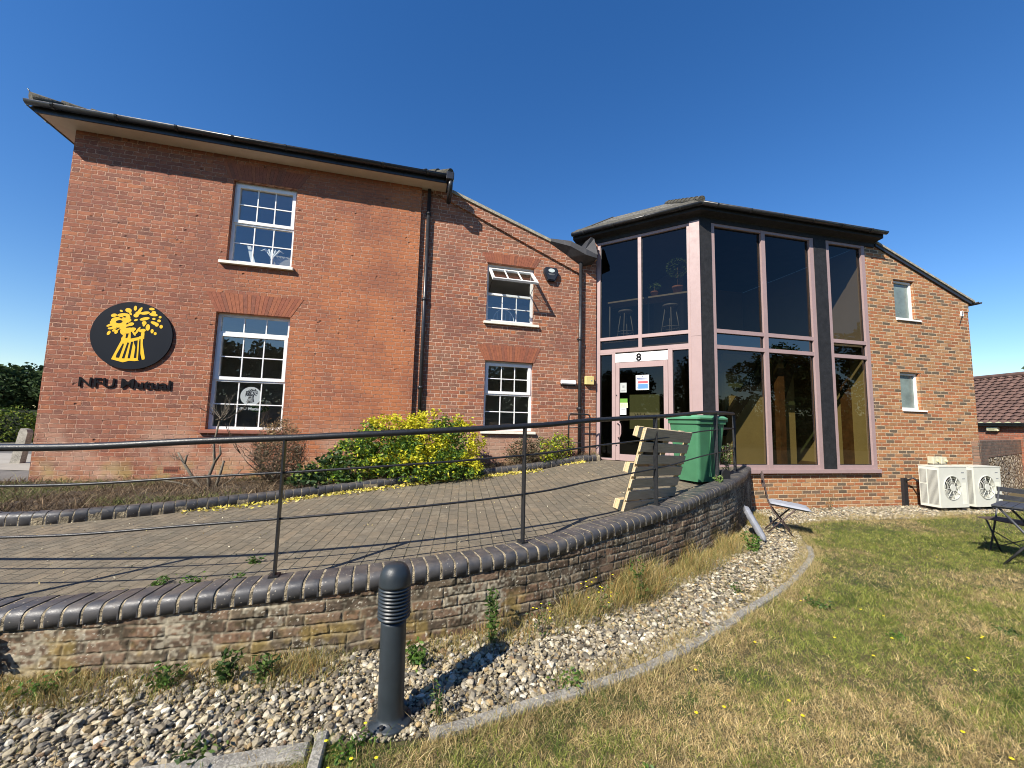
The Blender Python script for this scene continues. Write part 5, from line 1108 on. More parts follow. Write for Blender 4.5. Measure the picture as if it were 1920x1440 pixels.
shrub('small_shrub', [(.25, 7.98, 1.0, .30, .2, .26), (.62, 8.05, 1.02, .32, .2, .24), (1.0, 8.2, 1.06, .32, .18, .26)], 4200, .05, smallcol, 'small clipped shrub, half brown half yellow-green, below the wing window', trunk=(.55, 8.05, .80))
bc = lambda P: np.where((P[:, 2] > 1.15)[:, None] & (rng.random(len(P)) < .6)[:, None], pick([(0.42, 0.29, 0.14), (0.30, 0.19, 0.10)], [1, 1], len(P)), pick([(0.11, 0.085, 0.05), (0.16, 0.115, 0.07), (0.07, 0.075, 0.03)], [3, 2, 1], len(P)))
bs = shrub('dry_shrub', [(-3.68, 6.42, .95, .36, .3, .58)], 5600, .05, bc, 'dead brown twiggy shrub in front of the ground floor window', trunk=(-3.72, 6.45, .45), aspect=.22)
twigs('stems', (0, 0, -.03), 34, .75, .007, M_twig, bs, spread=.75, seed=5, kids=2)
ps = empty('pruned_shrub', (-4.42, 6.05, .45)); tag(ps, 'bare hard-pruned shrub with thick grey stems in the bed', 'shrub')
b = MB()
for pts, r_ in (([(0, 0, -.05), (-.05, 0, .2), (.02, 0, .42), (-.03, .02, .70), (.03, .02, 1.08)], .028), ([(0, 0, -.05), (-.25, 0, .15), (-.42, 0, .38), (-.55, .02, .55)], .026), ([(.05, 0, -.05), (.12, 0, .25), (.16, 0, .45)], .022), ([(-.42, 0, .38), (-.40, 0, .52)], .016), ([(.02, 0, .42), (.10, 0, .55), (.08, 0, .66)], .018), ([(-.1, 0, 0), (-.45, -.05, .12), (-.75, -.1, .17)], .014), ([(.05, 0, 0), (.3, .05, .2), (.4, .05, .32)], .010)):
    b.tube(pts, [r_ * (1 - .15 * i) for i in range(len(pts))], 7)
b.build('stems', M_bark, ps, fix=False); t_ = twigs('twigs', (.03, .02, 1.05), 10, .38, .007, M_bark, ps, spread=1.8, seed=8, kids=3, up=.7)
twigs('twigs', (-.5, .0, .45), 5, .14, .005, M_bark, ps, spread=2.0, seed=9, kids=1, up=.7); twigs('twigs', (-.0, .0, -.02), 16, .34, .005, M_twig, ps, spread=1.6, seed=10, kids=1, up=.7)
# pot plants upstairs
for (x, rr_, h_, nl, lab) in ((1.12, .075, .15, 60, 'small spiky plant in a terracotta pot on the upper worktop'), (1.60, .10, .19, 420, 'taller bushy plant in a terracotta pot on the upper worktop')):
    r = empty('potted_plant', inC(x, .55, 4.377)); tag(r, lab, 'potted plant', 'potted plants on the upper worktop')
    b = MB(); b.lathe([(0, 0), (rr_ * .75, 0), (rr_, h_ * .8), (rr_ * 1.12, h_ * .8), (rr_ * 1.12, h_), (rr_ * .9, h_), (rr_ * .9, h_ * .85), (0, h_ * .85)], 20); b.build('pot', M_terra, r)
    hh = .10 if nl < 100 else .42; d = rng.normal(size=(nl, 3)); d /= np.linalg.norm(d, axis=1)[:, None]; P = d * np.array([[.13, .13, .08]] if nl < 100 else [[.22, .2, .2]]) + [0, 0, h_ + hh]
    leaf_cloud('foliage', P, .10 if nl < 100 else .06, pick([(0.10, 0.20, 0.05), (0.16, 0.26, 0.08)], [1, 1], nl), r, aspect=.3)
    b = MB(); b.tube([(0, 0, h_ * .8), (.01, 0, h_ + hh)], .008, 6); b.build('stem', M_twig, r)
# vase of flowers in the lower window
r = empty('flower_vase', inA(2.78, .34, 1.40)); tag(r, 'glass vase of white flowers standing inside the ground floor window', 'vase')
b = MB(); b.lathe([(0, 0), (.04, 0), (.05, .08), (.035, .18), (.045, .22)], 20); b.build('vase', G_office, r, fix=False)
d = rng.normal(size=(160, 3)); d /= np.linalg.norm(d, axis=1)[:, None]; leaf_cloud('flowers', d * [[.18, .08, .06]] + [0, 0, .40], .05, pick([(0.75, 0.78, 0.70), (0.6, 0.65, 0.55)], [2, 1], 160), r, aspect=.9); leaf_cloud('foliage', d * [[.15, .07, .06]] + [0, 0, .31], .06, pick([(0.05, 0.16, 0.06), (0.08, 0.2, .08)], [1, 1], 160), r)

# ------------------------------------------------------------------ pebbles
def scatter(poly, dens, n_try=None):
    p = np.array(poly); x0, y0 = p.min(0); x1, y1 = p.max(0); n = int((x1 - x0) * (y1 - y0) * dens); X = rng.uniform(x0, x1, n); Y = rng.uniform(y0, y1, n); m = inside(poly, X, Y); return X[m], Y[m]
RETo = [Pret(t)[0] for t in np.linspace(0, Lret, 90)]; EDl = [tuple(p[:2]) for p in Oedge[::4]]
gpoly = EDl + [(11.6, 9.6), (8.5, 8.75), (4.66, 7.9)] + RETo[::-1]
def visible(X, Y, pad=.15):
    u = X / np.maximum(Y, .1); return (np.abs(u) < 1.36 + pad) & (Y > 1.2)
def ico():
    import bmesh
    b = bmesh.new(); bmesh.ops.create_icosphere(b, subdivisions=1, radius=1); b.verts.index_update(); V = np.array([v.co for v in b.verts]); F = np.array([[v.index for v in f.verts] for f in b.faces]); b.free(); return V, F
IV, IF = ico()
OV = np.array([(1, 0, 0), (-1, 0, 0), (0, 1, 0), (0, -1, 0), (0, 0, 1), (0, 0, -1.)]); OF = np.array([(0, 2, 4), (2, 1, 4), (1, 3, 4), (3, 0, 4), (2, 0, 5), (1, 2, 5), (3, 1, 5), (0, 3, 5)])
PEB = [(0.50, 0.43, 0.28), (0.40, 0.33, 0.20), (0.64, 0.57, 0.42), (0.22, 0.185, 0.125), (0.11, 0.10, 0.075), (0.36, 0.25, 0.11), (0.42, 0.37, 0.27), (0.28, 0.16, 0.075), (0.74, 0.69, 0.55), (0.16, 0.15, 0.125), (0.50, 0.37, 0.17)]
PW = [5, 5, 3, 5, 4, 1.5, 4, .6, 2, 4, 1.2]
def stones(X, Y, r, BV, BF):
    n = len(X); k = len(BV); sc = r[:, None] * np.stack([rng.uniform(.9, 1.45, n), rng.uniform(.7, 1.1, n), rng.uniform(.45, .8, n)], 1)
    v = BV[None] * (1 + .42 * (rng.random((n, k, 1)) - .5)) * sc[:, None, :]; a = rng.uniform(0, 6.283, n); c, s = np.cos(a)[:, None], np.sin(a)[:, None]
    t = rng.normal(0, .35, n)[:, None]; x, z = v[..., 0] * np.cos(t) - v[..., 2] * np.sin(t), v[..., 0] * np.sin(t) + v[..., 2] * np.cos(t); y = v[..., 1]
    z0 = .004 + r * .35 + rng.random(n) * r * .8
    V = np.stack([x * c - y * s + X[:, None], x * s + y * c + Y[:, None], z + z0[:, None]], -1).reshape(-1, 3); F = (BF[None] + (np.arange(n) * k)[:, None, None]).reshape(-1, 3)
    C = np.repeat(pick(PEB, PW, n) * rng.uniform(.55, 1.12, (n, 1)), k, 0); return V, F, C
def stone_mat():
    n = NT('pebble_stone'); a = n.new('ShaderNodeAttribute'); a.attribute_name = 'col'; v = n.coord(); f = n.noise(v, 70, 3, .7)
    c = n.mix(n.mr(f, .35, .65, 0, .45), a.outputs['Color'], (0.20, 0.165, 0.12)); n.bump(n.noise(v, 190, 2), .002); return n.fin(c, .62)
X, Y = scatter(gpoly, 6000); m = visible(X, Y); X, Y = X[m], Y[m]; D = np.hypot(X, Y)
nr = D < 4.3; V1, F1, C1 = stones(X[nr], Y[nr], rng.gamma(3.2, .0084 / 3.2, nr.sum()).clip(.004, .024), IV, IF)
fr = (~nr) & (rng.random(len(X)) < .42); V2, F2, C2 = stones(X[fr], Y[fr], rng.gamma(9, .0135 / 9, fr.sum()).clip(.007, .024), OV, OF)
o = npmesh('pebbles', np.vstack([V1, V2]), np.vstack([F1, F2 + len(V1)]), stone_mat(), np.vstack([C1, C2]), smooth=False); tag(o, 'mixed tan, cream and grey pebbles in the strip below the curved wall', kind='stuff')

# ------------------------------------------------------------------ grass
def blades(X, Y, Z, h, wd, lean, col, name, label, tipcol=None, twoseg=True):
    n = len(X); a = rng.uniform(0, 6.283, n); l = np.abs(rng.normal(0, lean, n)) + lean * .3; b_ = rng.uniform(0, 6.283, n)
    dx, dy = np.cos(a) * np.sin(l), np.sin(a) * np.sin(l); dz = np.cos(l); P = np.stack([X, Y, Z], 1); d = np.stack([dx, dy, dz], 1); s = np.stack([np.cos(b_), np.sin(b_), np.zeros(n)], 1) * (wd * .5)[:, None]
    hh = h[:, None]; mid = P + d * hh * .55; tip = P + (d * np.array([1.35, 1.35, .82])) * hh
    V = np.stack([P - s, P + s, mid + s * .75, mid - s * .75, tip], 1).reshape(-1, 3); k = np.arange(n)[:, None] * 5
    F = np.concatenate([k + np.array([[0, 1, 2]]), k + np.array([[0, 2, 3]]), k + np.array([[3, 2, 4]])], 0); C = np.repeat(col, 5, 0)
    o = npmesh(name, V, F, M_straw, C); return tag(o, label, kind='stuff')
lawn = [(-9, -.2), (-9, 1.15)] + [(x, y - .03) for x, y in EDl[2:]] + [(12.5, 9.6), (16, 10.5), (16, -.2)]
STR = [(0.54, 0.41, 0.19), (0.43, 0.32, 0.14), (0.66, 0.53, 0.28), (0.26, 0.185, 0.08)]; GRS = [(0.17, 0.21, 0.034), (0.25, 0.28, 0.055), (0.085, 0.125, 0.02), (0.36, 0.36, 0.10)]
Xs, Ys = [], []
for lo, hi, dn in ((1.2, 2.6, 36000), (2.6, 4.2, 20000), (4.2, 6.5, 10000), (6.5, 9.8, 5000)):
    x, y = scatter([(-4, lo), (13.5, lo), (13.5, hi), (-4, hi)], dn); m = inside(lawn, x, y) & visible(x, y, .05); Xs.append(x[m]); Ys.append(y[m])
X = np.concatenate(Xs); Y = np.concatenate(Ys); n = len(X); D = np.hypot(X, Y)
g = fnoise(X, Y, .9, 31) * .55 + fnoise(X, Y, 2.6, 32) * .3 + fnoise(X, Y, 8, 33) * .15; far = np.clip((Y - 3.6) / 3.0, 0, 1)
edge_d = np.min(np.hypot(X[:, None] - Oedge[None, ::10, 0], Y[:, None] - Oedge[None, ::10, 1]), 1)
pg = np.clip(.13 + (g - .5) * 3.8 + far * .80 - np.clip((.5 - edge_d) * 1.1, 0, .5), .05, .93); fine_ = fnoise(X, Y, 22, 36); isg = rng.random(n) < np.clip(pg + (fine_ - .5) * .5, .03, .95)
C = pick(STR, [4, 4, 2, 3], n); C[isg] = pick(GRS, [3, 3, 2, 2], isg.sum()); dkp = np.clip((fnoise(X, Y, 3.7, 37) - .62) * 4, 0, 1) * (rng.random(n) < .45) * (fnoise(X, Y, 11, 39) > .4); C[dkp > .4] = pick([(0.06, 0.10, 0.02), (0.09, 0.135, 0.03)], [1, 1], int((dkp > .4).sum())); C *= (.62 + .55 * fnoise(X, Y, 17, 38))[:, None] * rng.uniform(.75, 1.3, (n, 1)); tuft = fnoise(X, Y, 14, 35); h = rng.gamma(5, .026 / 5, n) * (.6 + .9 * tuft) * (1 + .25 * isg) * (1 + 1.0 * np.clip(.35 - edge_d, 0, .35) / .35 * rng.random(n)); print('blades', n)
blades(X, Y, np.zeros(n), h, (.0017 + .0007 * D / 3) * rng.uniform(.6, 1.4, n), 1.0, C, 'lawn_grass', 'mown summer lawn, straw coloured in front and greener towards the building')
# long dry grass along the wall foot and edging
def strip_pts(P, L0, L1, n, o0, o1, clump=6.0, seed=3):
    t = rng.uniform(L0, L1, n); cl = fnoise(t, t * 0 + seed, clump, seed); t = t[cl > rng.uniform(.12, .7, n)]; off = rng.uniform(o0, o1, len(t)) * rng.random(len(t)) ** .3; XY = [P(a) for a in t]
    return np.array([q_[0][0] + q_[1][0] * o for q_, o in zip(XY, off)]), np.array([q_[0][1] + q_[1][1] * o for q_, o in zip(XY, off)]), t
sA = s_at(Oret, -3.6, 2.4); sB = s_at(Oret, 4.3, 7.35)
X, Y, t = strip_pts(Pret, sA, sB, 42000, -.34, -.01, 2.2, 5); n = len(X); hm = .05 + .30 * np.interp(X, [-3, -1, 0, .6, 1.6, 2.4, 3.2, 4.2], [.22, .34, .35, .6, 1.0, .8, .4, .3]) * (.25 + 1.1 * fnoise(t, t * 0, 3.1, 15)) 
C = pick([(0.42, 0.32, 0.13), (0.34, 0.26, 0.10), (0.50, 0.40, 0.20), (0.16, 0.17, 0.05), (0.24, 0.23, 0.07), (0.36, 0.20, 0.06)], [4, 4, 2, 4, 4, 2], n) * rng.uniform(.6, 1.3, (n, 1))
blades(X, Y, np.zeros(n), hm * rng.uniform(.25, 1.3, n), .0032 * rng.uniform(.6, 1.3, n), .42, C, 'dry_grass', 'long dry yellow grass growing along the foot of the curved wall')
X, Y, t = strip_pts(Pedge, s0, s_at(Oedge, 9, 8), 16000, .02, .16, 3.0, 8); X2, Y2, t2 = strip_pts(Pedge, s0, s_at(Oedge, 9, 8), 9000, -.14, -.03, 3.5, 9); X = np.r_[X, X2]; Y = np.r_[Y, Y2]; n = len(X)
C = pick([(0.44, 0.35, 0.16), (0.36, 0.28, 0.12), (0.18, 0.19, 0.06), (0.52, 0.42, 0.22)], [4, 4, 1.5, 2], n) * rng.uniform(.7, 1.2, (n, 1))
blades(X, Y, np.zeros(n), rng.gamma(5, .075 / 5, n), .003 * rng.uniform(.6, 1.3, n), .6, C, 'edging_grass', 'tufts of dry straw grass spilling over the lawn edging')
# sparse tufts among the pebbles
X, Y = scatter(gpoly, 2200); m = visible(X, Y) & (fnoise(X, Y, 1.7, 41) + .35 * fnoise(X, Y, 7, 43) > .72); X, Y = X[m], Y[m]; n = len(X)
blades(X, Y, np.zeros(n), rng.gamma(5, .045 / 5, n), .003 * np.ones(n), .8, pick([(0.42, 0.34, 0.16), (0.30, 0.24, 0.10), (0.13, 0.16, 0.04)], [3, 2, 2], n), 'sparse_grass', 'sparse dry grass coming up through the pebbles')
X, Y = scatter(gpoly, 520); m = visible(X, Y) & (np.hypot(X, Y) < 6.5); X, Y = X[m], Y[m]; n = len(X)
blades(X, Y, np.full(n, .018), rng.gamma(4, .06 / 4, n), .0026 * rng.uniform(.6, 1.6, n), 1.45, pick([(0.44, 0.35, 0.18), (0.26, 0.19, 0.10), (0.14, 0.10, 0.06)], [3, 3, 2], n), 'stem_litter', 'loose dry stems and leaf bits lying on the pebbles')
# weeds
def weed(loc, h, sp, nl, ls, label, pal=GRN, flowers=0, name='weed', stems=5, fcol=(0.80, 0.68, 0.02), aspect=.35, wts=None):
    r = empty(name, loc); tag(r, label, 'weed', 'weeds round the wall and lawn'); b = MB(); LP = []
    for k in range(stems):
        a = random.uniform(0, 6.28); l = random.uniform(.2, 1) * sp; e_ = Vector((math.cos(a) * l, math.sin(a) * l, h * random.uniform(.6, 1.0))); m_ = Vector((e_.x * .35, e_.y * .35, e_.z * .5)); b.tube([(0, 0, -.01), m_, e_], [.003, .0025, .0015], 5)
        for q_ in range(nl // stems): t = random.uniform(.08, 1); p = Vector((0, 0, 0)).lerp(e_, t); LP.append((p.x + random.gauss(0, sp * .22), p.y + random.gauss(0, sp * .22), max(.005, p.z + random.gauss(0, .012))))
    b.build('stems', M_twig, r, fix=False); LP = np.array(LP); leaf_cloud('leaves', LP, ls, pick(pal, wts or [1] * len(pal), len(LP)) * rng.uniform(.8, 1.3, (len(LP), 1)), r, aspect=aspect)
    if flowers:
        f = MB()
        for k in range(flowers): x, y, z = random.uniform(-sp, sp), random.uniform(-sp, sp), h * random.uniform(.8, 1.15); z *= random.uniform(.6, 1); f.lathe([(0, z), (.005, z + .001), (.009, z + .004), (.005, z + .005), (0, z + .004)], 8, c=(x, y))
        f.build('flowers', simple('yellow_petals', fcol, .6, .05), r, fix=False)
    return r
DG = [(0.035, 0.075, 0.015), (0.06, 0.11, 0.02), (0.09, 0.14, 0.03)]
WD = [((-3.0, 2.33, .0), .34, .12, 150, .075, 'large dark green leafy weed against the left end of the wall', DG, 0, .55), ((-2.55, 2.36, 0), .13, .13, 120, .035, 'low green weed near the left end of the wall foot', GRN, 0, .4),
      ((-1.95, 2.45, .0), .16, .10, 130, .04, 'low spreading weed under the left post of the handrail', GRN, 0, .4), ((-1.62, 2.50, 0), .22, .07, 130, .05, 'upright green weed left of the first visible post', DG, 0, .35), ((-1.42, 2.53, 0), .2, .07, 120, .05, 'upright feathery weed right of the first visible post', DG, 0, .3),
      ((-.55, 2.72, 0), .16, .10, 130, .045, 'leafy weed just behind the bollard', GRN, 0, .45), ((-.10, 2.98, .0), .42, .05, 190, .06, 'tall narrow-leaved green weed standing against the wall right of the bollard', DG, 0, .25),
      ((.28, 3.10, 0), .24, .12, 90, .03, 'straggly weed with a few yellow flowers right of the tall weed', DG, 7, .3), ((.75, 3.42, 0), .30, .14, 110, .03, 'taller weed carrying many yellow flowers by the wall', DG, 14, .3), ((1.2, 3.72, 0), .38, .12, 170, .045, 'dark leafy weed among the dry grass', DG, 0, .35),
      ((.40, 2.62, 0), .07, .14, 160, .035, 'low green clump in the pebbles beside the edging', GRN, 0, .4), ((-.72, 2.05, 0), .08, .11, 150, .03, 'green weed beside the bollard base', GRN, 3, .4), ((-1.38, 2.02, 0), .06, .16, 140, .035, 'dark green clump at the corner of the short edging', DG, 0, .4),
      ((-.35, 2.25, 0), .22, .05, 90, .03, 'thin weed right of the bollard base', DG, 0, .3), ((3.12, 5.25, 0), .28, .12, 200, .05, 'green weed by the foot of the propped cushion', GRN, 0, .4), ((2.2, 3.95, 0), .12, .08, 70, .03, 'small weed in the middle of the pebbles', DG, 0, .35),
      ((2.78, 3.75, 0), .04, .13, 200, .03, 'flat dark green rosette in the lawn near the edging', DG, 0, .5), ((3.0, 3.2, 0), .02, .08, 90, .026, 'flat green rosette in the lawn', GRN, 0, .5), ((4.0, 3.35, 0), .02, .10, 100, .028, 'dark plantain rosette right of the flat green rosette', DG, 0, .5),
      ((3.2, 2.55, 0), .02, .07, 80, .024, 'small dark rosette in the straw-coloured lawn', DG, 0, .5), ((.62, 1.93, 0), .04, .06, 90, .026, 'bright green weed at the bottom of the lawn', GRN, 0, .5), ((6.3, 8.05, .0), .42, .14, 90, .035, 'thin brown weed against the brick under the big windows', [(0.22, 0.17, 0.07), (0.15, 0.15, 0.05)], 0, .3),
      ((-.66, 1.86, 0), .07, .10, 100, .03, 'weed with yellow flowers at the bottom edge below the bollard', DG, 5, .35)]
for (l, h, sp, nl, ls, lab, pal, fl, asp) in WD: weed(l, h, sp, nl, ls, lab, pal, fl, aspect=asp)
for (x, y, sc, lab) in ((-2.42, 2.88, 1.2, 'flat weed in the paving nearest the left edge'), (-2.12, 2.86, 1.3, 'spreading weed in the paving left of centre'), (-1.82, 2.82, 1.6, 'largest weed in the paving against the coping'), (-2.02, 3.3, .9, 'small weed further back in the paving')):
    weed((x, y, rampz(x, y)), .05 * sc, .07 * sc, int(90 * sc), .03, lab, GRN, 0, aspect=.35)
weed((3.72, 7.0, .80), .55, .16, 220, .035, 'bushy green weed growing behind the end of the coping', GRN + [(0.35, .36, .2)], 0, aspect=.4); weed((3.0, 5.85, rampz(3, 5.85)), .17, .12, 110, .045, 'pale leafy weed at the foot of the wheelie bin', [(0.20, .28, .08), (0.1, .18, .04)], 0, aspect=.5)
weed((-.55, 7.28, rampz(-.55, 7.28)), .20, .12, 140, .05, 'green weed overhanging the kerb beside the golden leaves', GRN, 0, aspect=.35)
# dandelions
b = MB()
for k in range(34):
    x = rng.uniform(.6, 5.5); y = rng.uniform(1.5, 3.3) if k < 28 else rng.uniform(3.3, 5.5)
    if not inside(lawn, np.array([x]), np.array([y]))[0]: continue
    z = .020; b.lathe([(0, z), (.006, z + .001), (.0105, z + .004), (.006, z + .006), (0, z + .005)], 8, c=(x, y))
tag(b.build('lawn_flowers', simple('dandelion_petals', (0.80, 0.66, 0.01), .6, .05), fix=False), 'scattered small yellow flowers in the lawn', kind='stuff')

# ------------------------------------------------------------------ litter in the planting bed and on the paving
X, Y = scatter([(-9, 3.9), (2.1, 3.9), (2.1, 9), (-9, 9)], 3600); m = inside(bpoly, X, Y) & (X > -8.6); X, Y = X[m], Y[m]; n = len(X)
Z = np.array([rampz(x, y) for x, y in zip(X, Y)]) + .10; gm = fnoise(X, Y, 1.6, 51)
C = pick([(0.21, 0.145, 0.085), (0.13, 0.09, 0.055), (0.34, 0.26, 0.16), (0.07, 0.05, 0.03)], [4, 4, 1.5, 4], n); gg_ = (gm + .3 * np.clip((-4.2 - X) / 3, 0, 1) > .62) & (rng.random(n) < .55); C[gg_] = pick([(0.10, 0.13, 0.035), (0.17, 0.19, 0.06), (0.24, 0.22, 0.09)], [2, 2, 2], gg_.sum())
blades(X, Y, Z, rng.gamma(4, .10 / 4, n), .006 * rng.uniform(.5, 1.6, n), 1.25, C * rng.uniform(.7, 1.25, (n, 1)), 'bed_litter', 'tangle of dead stalks and dry leaves covering the soil of the planting bed')
LX, LY = [], []
for k in range(1900):
    t = rng.uniform(s_at(Oker, -4.0, 5.0), s_at(Oker, 1.5, 8.2)); (x, y), nn, z = Pker(t); 
    if fnoise(np.array([t]), np.array([0.]), 1.7, 61)[0] < rng.uniform(.35, .62): continue
    o_ = -abs(rng.normal(.05, .10)) - .02; LX.append(x + nn[0] * o_); LY.append(y + nn[1] * o_)
LX = np.array(LX); LY = np.array(LY); LZ = np.array([rampz(x, y) for x, y in zip(LX, LY)]) + rng.uniform(.008, .03, len(LX)); m = rng.random(len(LX)) < np.interp(LX, [-4, -2.8, 2], [.25, 1, .8])
tag(leaf_cloud('fallen_leaves', np.stack([LX, LY, LZ], 1)[m], .055, pick([(0.60, 0.52, 0.10), (0.52, 0.40, 0.10), (0.40, 0.36, 0.06), (0.62, 0.55, 0.25)], [3, 2, 1, 1], m.sum()), mat=M_leafm), 'fallen yellow leaves lying along the kerb on the paved ramp', kind='stuff')
X, Y = scatter(rpoly, 26); m = rng.random(len(X)) < .7; X, Y = X[m], Y[m]
tag(leaf_cloud('paving_litter', np.stack([X, Y, np.array([rampz(x, y) for x, y in zip(X, Y)]) + .008], 1), .025, pick([(0.55, 0.50, 0.36), (0.35, 0.26, 0.14), (0.5, .42, .2)], [2, 2, 1], len(X)), mat=M_leafm), 'small dry bits of leaf scattered on the ramp paving', kind='stuff')

# ------------------------------------------------------------------ far left: hedge, trees, kerb stone
def crown(name, blobs, n, size, pal, w_, parent, off):
    pts = []; tot = sum(b_[3] * b_[5] for b_ in blobs)
    for b_ in blobs:
        m = int(n * b_[3] * b_[5] / tot); d = rng.normal(size=(m, 3)); d /= np.linalg.norm(d, axis=1)[:, None]; rad = (.55 + .45 * rng.random(m) ** .5)[:, None] * (1 + .35 * (fnoise(d[:, 0] * 1.5 + b_[0], d[:, 2] * 1.5 + d[:, 1], 2.5, 77) - .5))[:, None]; pts.append(d * rad * np.array(b_[3:6]) + np.array(b_[:3]))
    P = np.concatenate(pts); P = P[P[:, 2] > .02]; leaf_cloud(name, P - np.array(off), size, pick(pal, w_, len(P)) * rng.uniform(.7, 1.25, (len(P), 1)), parent, M_leafm, aspect=.6)
def tree(x, y, h, w_, label, pal, n=5000, size=.22, group=None, name='tree', seed=1, thin=False):
    r = empty(name, (x, y, 0)); tag(r, label, 'tree', group); rr = random.Random(seed); b = MB(); b.tube([(0, 0, 0), (.05 * h * .1, 0, h * .25), (0, .02 * h, h * .5), (0, 0, h * .8)], [h * .035, h * .028, h * .018, .02], 8)
    bl = []
    for k in range(9):
        a = rr.uniform(0, 6.28); q_ = rr.uniform(.25, .75) * w_; zz = h * rr.uniform(.45, .85); e_ = (math.cos(a) * q_, math.sin(a) * q_, zz); b.tube([(0, 0, h * rr.uniform(.2, .45)), (e_[0] * .5, e_[1] * .5, zz * .8), e_], [h * .014, h * .009, .01], 6); s_ = rr.uniform(.35, .6) * w_; bl.append((x + e_[0], y + e_[1], zz, s_, s_, s_ * rr.uniform(.55, .85)))
    bl.append((x, y, h * .72, w_ * .6, w_ * .6, h * .25)); b.build('trunk', M_bark, r, fix=False); crown('crown', bl, n, size, pal, [3, 3, 2], r, (x, y, 0)); return r
DT = [(0.022, 0.040, 0.014), (0.035, 0.060, 0.018), (0.055, 0.085, 0.028)]
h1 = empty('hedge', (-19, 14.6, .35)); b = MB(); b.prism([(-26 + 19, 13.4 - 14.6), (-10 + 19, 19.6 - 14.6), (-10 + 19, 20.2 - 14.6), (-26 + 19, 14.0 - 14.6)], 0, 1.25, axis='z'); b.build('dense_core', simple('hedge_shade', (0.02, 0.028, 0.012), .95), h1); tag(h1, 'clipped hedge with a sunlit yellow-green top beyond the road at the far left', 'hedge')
bl = [(-24 + 1.1 * k, 14.2 + .42 * k + rng.uniform(-.1, .1), .9, .85, .7, .75 + .12 * math.sin(k * 1.7)) for k in range(14)]
crown('foliage', bl, 26000, .10, [(0.05, 0.085, 0.015), (0.10, 0.14, 0.02), (0.20, 0.22, 0.03)], [3, 3, 2], h1, (-19, 14.6, .35))
for i, (x, y, h, w_, lab) in enumerate(((-30, 23.5, 4.3, 3.2, 'dark green tree at the extreme left of the horizon'), (-26.0, 23.5, 4.1, 2.6, 'broad dark tree second from the left beyond the hedge'), (-22.5, 23, 3.9, 2.4, 'dark tree behind the corner of the brick building'), (-27.5, 26, 4.9, 2.8, 'feathery green tree top rising behind the dark trees'))):
    tree(x, y, h, w_, lab, DT if i < 3 else [(0.06, 0.10, 0.03), (0.08, 0.13, 0.045), (0.04, 0.07, 0.02)], 7000, .24, 'trees beyond the hedge', seed=20 + i)
b = MB(); b.prism([(-.15, 0), (.05, 0), (.13, .72), (.10, .80), (-.02, .82), (-.05, .74)], -.07, .07); b.prism([(-.075, .50), (.115, .50), (.117, .515), (-.07, .515)], -.073, .073)
o = b.build('stone_post', M_conc, None, (-11.5, 9.55, .33), R(8)); tag(o, 'leaning grey stone post beside the left corner of the brick building', 'post')
# far right: garden wall and outbuilding
GWA = Vector((10.62, 9.12, 0)); gw = empty('garden_wall', GWA, math.atan2(11.9 - 9.12, 14.95 - 10.62)); tag(gw, 'old flint garden wall with a dark brick top running from the gable corner', 'wall')
M_gw = brick('old_garden_brick', 'flemish', [(0.13, 0.085, 0.06), (0.17, 0.115, 0.085), (0.11, 0.08, 0.06), (0.20, 0.12, 0.08)], (0.22, 0.185, 0.14), rh=.072, mj=.012, dist=.008, bump=.012, blotch=.1)
def flint():
    n = NT('flint_cobbles'); v = n.coord(); X, Y, Z = n.sep(v); q_ = n.comb(n.math('MULTIPLY_ADD', Z, .35, X), n.math('MULTIPLY', Z, 1.5)); d = n.vor(q_, 6.5, 'DISTANCE_TO_EDGE'); cc = n.vor(q_, 6.5, 'F1', 'Color'); s = n.sep(cc)[0]
    c = n.ramp(s, [(0, (0.30, 0.26, 0.19)), (.3, (0.50, 0.43, 0.31)), (.6, (0.66, 0.60, 0.46)), (.85, (0.14, 0.13, 0.12)), (1, (0.42, 0.30, 0.18))]); m = n.mr(d, .03, .10, smooth=True); c = n.mix(m, (0.24, 0.17, 0.09), c); n.bump(n.mr(d, 0, .3), .08); return n.fin(c, .8)
b = MB(); b.box(0, 7.2, 0, .3, -.05, 1.02); b.build('flint_panel', flint(), gw); b = MB(); b.box(0, 7.2, -.008, .308, 1.021, 1.42); b.box(-.12, .75, -.012, -.0005, -.05, 1.02); b.box(-.12, -.001, .0, .3, -.05, 1.42); b.build('brick_band', M_gw, gw)
ob = empty('outbuilding', (15.6, 11.9, 0)); tag(ob, 'low outbuilding with a brown pantile roof and black gutter behind the flint wall', 'building')
b = MB(); b.box(0, .3, -3, 6, -.1, 1.86); b.build('wall', brick('red_outbuilding_brick', 'flemish', [(0.33, 0.10, 0.055), (0.26, 0.09, 0.055), (0.38, 0.13, 0.07)], (0.42, 0.32, 0.24), rh=.072, bump=.006), ob)
b = MB(); b.box(-.13, -.02, -3, 6, 1.83, 1.95); b.box(-.2, .0, -3, 6, 1.90, 1.915); b.build('gutter', M_black, ob)
